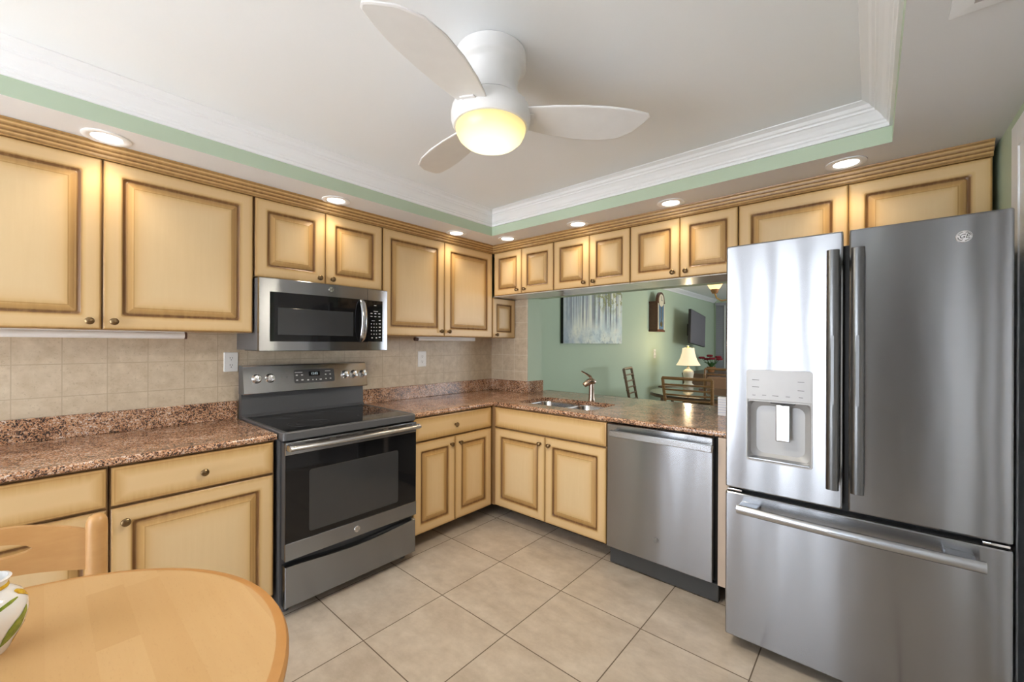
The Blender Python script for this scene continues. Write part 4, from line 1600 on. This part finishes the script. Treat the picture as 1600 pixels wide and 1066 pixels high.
# TV on arm
tv = thing('wall_television', 'flat grey television on a wall arm above the table lamp', 'television', (0.0005, 5.45, 1.65))
b = MB()
b.box(0.0, 0.02, 0.28, 0.52, -0.12, 0.12)
b.box(0.02, 0.26, 0.37, 0.43, -0.03, 0.03)
b.build('wall_arm', 'black_plastic', tv, local=True)
T_ = Matrix.Translation((0.29, 0, 0)) @ Matrix.Rotation(math.radians(4), 4, 'Z') @ Matrix.Rotation(math.radians(-4), 4, 'X')
b = MB()
b.box(-0.035, 0.012, -0.58, 0.58, -0.315, 0.315, 0, 0.006)
b.bm.transform(T_)
tvb = b.build('housing', 'black_plastic', tv, local=True)
b = MB()
b.box(0.010, 0.0135, -0.568, 0.568, -0.303, 0.303)
b.bm.transform(T_)
b.build('screen', 'tv_screen', tvb, local=True)
# side table + lamp
sd = thing('side_table', 'small dark wood side table under the ceramic lamp', 'side table', (0.50, 4.05, 0))
b = MB()
b.box(-0.32, 0.32, -0.28, 0.28, 0.635, 0.664, 0, 0.005)
b.build('top', 'sideboard_wood', sd, local=True)
b = MB()
b.box(-0.29, 0.29, -0.25, 0.25, 0.52, 0.635)
b.build('apron', 'sideboard_wood', sd, local=True)
for sx in (-0.27, 0.27):
    for sy in (-0.23, 0.23):
        b = MB()
        b.box(sx - 0.02, sx + 0.02, sy - 0.02, sy + 0.02, 0.001, 0.52)
        b.build('leg', 'sideboard_wood', sd, local=True)
lm = thing('table_lamp', 'cream ceramic urn table lamp with lit pale bell shade', 'lamp', (0.585, 4.0, 0.6645))
b = MB()
b.lathe([(0.0001, 0), (0.10, 0.0), (0.10, 0.02), (0.065, 0.05), (0.06, 0.07), (0.075, 0.14), (0.088, 0.215), (0.085, 0.25), (0.055, 0.275), (0.030, 0.285), (0.028, 0.31), (0.0001, 0.312)], (0, 0, 0), 'z', 8)
b.build('base', 'lamp_ceramic', lm, local=True, sharp=60)
b = MB()
b.lathe([(0.012, 0.31), (0.012, 0.64), (0.014, 0.645), (0.010, 0.66), (0.0001, 0.663)], (0, 0, 0), 'z', 12)
b.build('stem', 'brass', lm, local=True)
b = MB()
b.lathe([(0.185, 0.345), (0.150, 0.40), (0.120, 0.47), (0.098, 0.55), (0.090, 0.625), (0.087, 0.625), (0.095, 0.55), (0.117, 0.47), (0.147, 0.40), (0.182, 0.345)], (0, 0, 0), 'z', 24, cap0=False, cap1=False)
b.build('lamp_shade', 'lamp_shade_cloth', lm, local=True)
d = bpy.data.lights.new('lamp_bulb', 'POINT')
d.energy = 8
d.color = (1.0, 0.75, 0.45)
d.shadow_soft_size = 0.04
lo = bpy.data.objects.new('lamp_bulb', d)
lo.location = (0, 0, 0.68)
lo.parent = lm
COL.objects.link(lo)
# sideboard + flowers
sb = thing('sideboard', 'low dark wood sideboard behind the lamp against the green wall', 'sideboard', (0.26, 6.2, 0))
b = MB()
b.box(-0.24, 0.24, -0.75, 0.75, 0.05, 0.76)
b.build('body', 'sideboard_wood', sb, local=True)
b = MB()
b.box(-0.255, 0.27, -0.78, 0.78, 0.76, 0.79, 0, 0.006)
b.build('top', 'sideboard_wood', sb, local=True)
for yy in (-0.37, 0.37):
    b = MB()
    b.box(0.24, 0.258, yy - 0.35, yy + 0.35, 0.09, 0.74, 0, 0.004)
    d_ = b.build('door', 'sideboard_wood', sb, local=True)
    b = MB()
    b.lathe([(0.012, 0.258), (0.014, 0.28), (0.0001, 0.283)], (0, yy, 0.5), 'x', 12)
    b.build('knob', 'brass', d_, local=True)
b = MB()
b.box(-0.22, 0.22, -0.72, 0.72, 0.001, 0.05)
b.build('plinth', 'canvas_edge', sb, local=True)
fl = thing('flower_pot', 'terracotta pot of dark red flowers on the sideboard', 'flowers', (0.33, 6.2, 0.791))
b = MB()
b.lathe([(0.0001, 0), (0.06, 0.0), (0.085, 0.10), (0.075, 0.10), (0.0001, 0.09)], (0, 0, 0), 'z', 24)
b.build('pot', 'terracotta', fl, local=True)
rnd = random.Random(3)
heads = [(-0.17, -0.05, 0.27), (0.13, 0.02, 0.29), (-0.05, 0.08, 0.31), (0.18, -0.09, 0.25), (-0.12, 0.13, 0.24), (0.05, -0.12, 0.26)]
for (hx, hy, hz) in heads:
    b = MB()
    b.tube([(0, 0, 0.08), (hx * 0.5, hy * 0.5, 0.18), (hx, hy, hz)], 0.006, 6)
    st_ = b.build('stem', 'leaf_green', fl, local=True)
    b = MB()
    for q_ in range(7):
        a = q_ * 2 * PI / 7
        c_ = Vector((hx + 0.035 * math.cos(a), hy + 0.035 * math.sin(a), hz + 0.01))
        b.lathe([(0.0001, -0.022), (0.022, -0.012), (0.030, 0.006), (0.018, 0.024), (0.0001, 0.028)], c_, 'z', 8)
    b.lathe([(0.0001, -0.01), (0.03, 0.01), (0.022, 0.035), (0.0001, 0.04)], (hx, hy, hz), 'z', 8)
    b.build('blossom', 'petal_red', st_, local=True)
b = MB()
for q_ in range(9):
    a = q_ * 2 * PI / 9 + 0.3
    pts = [Vector((math.cos(a), math.sin(a), 0)) * r_ + Vector((0, 0, z_)) for r_, z_ in ((0.02, 0.09), (0.07, 0.16), (0.12, 0.19), (0.15, 0.18))]
    b.tube(pts, [0.006, 0.028, 0.022, 0.003], 8, 0, (1.0, 0.15))
b.build('foliage', 'leaf_green', fl, local=True)

# round dining table
DCX, DCY, DR = 1.27, 2.55, 0.66
dt = thing('dining_table', 'round smoked glass-topped dining table beyond the pass-through', 'table', (DCX, DCY, 0))
b = MB()
b.lathe([(0.0001, 0.725), (DR - 0.02, 0.725), (DR, 0.731), (DR, 0.736), (DR - 0.006, 0.7405), (0.0001, 0.741)], (0, 0, 0), 'z', 72)
b.build('tabletop', 'table_smoked_glass', dt, local=True)
b = MB()
b.lathe([(DR - 0.03, 0.700), (DR + 0.004, 0.700), (DR + 0.004, 0.728), (DR - 0.03, 0.728)], (0, 0, 0), 'z', 72, cap0=False, cap1=False)
b.build('rim', 'rattan_dark', dt, local=True)
b = MB()
b.lathe([(0.26, 0.001), (0.26, 0.05), (0.10, 0.12), (0.07, 0.35), (0.10, 0.62), (0.28, 0.70), (0.28, 0.724)], (0, 0, 0), 'z', 32)
b.build('pedestal', 'rattan_dark', dt, local=True)


def rattan_chair(label, loc, rz, wd, hb, nsl, mat, cushion):
    """bamboo-framed chair; local: back at y=0, seat towards +y"""
    c = thing('rattan_chair', label, 'chair', loc, rz, 'rattan dining chairs')
    hw = wd / 2
    rake = -0.11
    for sx in (-1, 1):
        b = MB()
        pts = [(sx * hw * 0.9, 0.03, 0.012), (sx * hw * 0.92, 0.0, 0.44), (sx * hw * 0.96, rake * 0.45, 0.70), (sx * hw, rake, hb)]
        b.tube(pts, 0.017, 10)
        for t in (0.25, 0.55, 0.82):
            z_ = 0.44 + (hb - 0.44) * t
            p = Vector((sx * hw * (0.92 + 0.08 * t), rake * t, z_))
            b.lathe([(0.016, -0.012), (0.0215, -0.004), (0.0215, 0.004), (0.016, 0.012)], p, 'z', 10)
        b.build('back_post', mat, c, local=True)
        b = MB()
        b.tube([(sx * hw * 0.92, 0.45, 0.012), (sx * hw * 0.92, 0.44, 0.44)], 0.017, 10)
        b.build('leg', mat, c, local=True)
    b = MB()
    b.tube([(-hw + wd * t, rake - 0.03 * math.sin(PI * t), hb) for t in [i / 8 for i in range(9)]], 0.018, 10)
    b.build('top_rail', mat, c, local=True)
    for k in range(nsl):
        t = 0.22 + 0.62 * k / max(1, nsl - 1)
        z_ = 0.50 + (hb - 0.50) * t
        f_ = (z_ - 0.44) / (hb - 0.44)
        hh = hw * (0.92 + 0.08 * f_)
        b = MB()
        b.tube([(-hh + 2 * hh * u, rake * f_ - 0.025 * math.sin(PI * u), z_) for u in [i / 8 for i in range(9)]], 0.010, 8)
        b.build('slat', mat, c, local=True)
    b = MB()
    b.box(-hw * 0.95, hw * 0.95, -0.01, 0.47, 0.405, 0.440, 0, 0.012)
    b.build('seat', mat, c, local=True)
    if cushion:
        b = MB()
        b.box(-hw * 0.88, hw * 0.88, 0.03, 0.46, 0.441, 0.50, 0, 0.022, 3)
        b.build('seat_cushion', 'cushion_tan', c, local=True)
        b = MB()
        b.box(-hw * 0.86, hw * 0.86, -0.03, 0.05, 0.50, 0.88, 0, 0.03, 3)
        b.bm.transform(Matrix.Translation((0, -0.03, 0)) @ Matrix.Translation((0, 0, 0.5)) @ Matrix.Rotation(math.radians(11), 4, 'X') @ Matrix.Translation((0, 0, -0.5)))
        b.build('back_cushion', 'cushion_tan', c, local=True)
    return c


rattan_chair('rattan chair with wide slatted back nearest the pass-through counter', (1.29, 1.86, 0), 0.05, 0.52, 0.965, 6, 'rattan', False)
rattan_chair('narrow-looking rattan chair seen edge-on beside the green wall, left of dining table', (0.50, 2.22, 0), -PI / 2 + 0.25, 0.50, 1.02, 5, 'rattan_dark', False)
rattan_chair('rattan chair with tan cushioned back on far side of dining table', (1.24, 3.42, 0), PI - 0.1, 0.56, 0.985, 2, 'rattan', True)

# chandelier
cl = thing('chandelier', 'brass curved-arm chandelier with glowing amber bell shades in the dining room', 'chandelier', (1.72, 2.55, 2.42))
b = MB()
b.lathe([(0.0001, -0.0005), (0.07, -0.0005), (0.06, -0.03), (0.012, -0.04), (0.010, -0.28), (0.03, -0.31), (0.045, -0.36), (0.03, -0.42), (0.015, -0.46), (0.0001, -0.47)], (0, 0, 0), 'z', 20)
b.build('stem', 'brass', cl, local=True)
for k in range(5):
    a = math.radians(185 + 72 * k)
    ca, sa = math.cos(a), math.sin(a)
    pts = [(ca * r_, sa * r_, z_) for r_, z_ in ((0.03, -0.36), (0.07, -0.33), (0.11, -0.36), (0.14, -0.45), (0.20, -0.53), (0.27, -0.54), (0.325, -0.50), (0.345, -0.44))]
    b = MB()
    b.tube(pts, 0.010, 10)
    ar = b.build('arm', 'brass', cl, local=True)
    cx_, cy_ = ca * 0.345, sa * 0.345
    b = MB()
    b.lathe([(0.0001, -0.45), (0.030, -0.445), (0.042, -0.42), (0.050, -0.395), (0.0001, -0.394)], (cx_, cy_, 0), 'z', 20)
    b.build('shade_cup', 'copper_tone', ar, local=True)
    b = MB()
    b.lathe([(0.045, -0.40), (0.062, -0.375), (0.078, -0.345), (0.093, -0.328), (0.088, -0.328), (0.074, -0.345), (0.058, -0.374), (0.040, -0.398)], (cx_, cy_, 0), 'z', 24, cap0=False, cap1=False)
    b.build('shade', 'amber_glass', ar, local=True)

# grey blinds at the far end
bl_ = thing('window_blind', 'pale grey closed blind at the far end of the dining room', 'blind', (0.6, 7.6, 0))
b = MB()
b.box(0.045, 1.60, 7.555, 7.625, 2.27, 2.335, 0, 0.005)
b.build('headrail', 'blind_grey', bl_)
b = MB()
for k in range(46):
    z_ = 0.10 + k * 0.0475
    b.loops([[(0.05, 7.575, z_), (1.59, 7.575, z_), (1.59, 7.595, z_ + 0.045), (0.05, 7.595, z_ + 0.045)],
             [(0.05, 7.578, z_), (1.59, 7.578, z_), (1.59, 7.598, z_ + 0.045), (0.05, 7.598, z_ + 0.045)]])
b.build('slats', 'blind_grey', bl_)
bits('ladder_tape', 'white_plastic', bl_, [(xx - 0.012, xx + 0.012, 7.560, 7.574, 0.08, 2.27) for xx in (0.25, 1.35)], False)
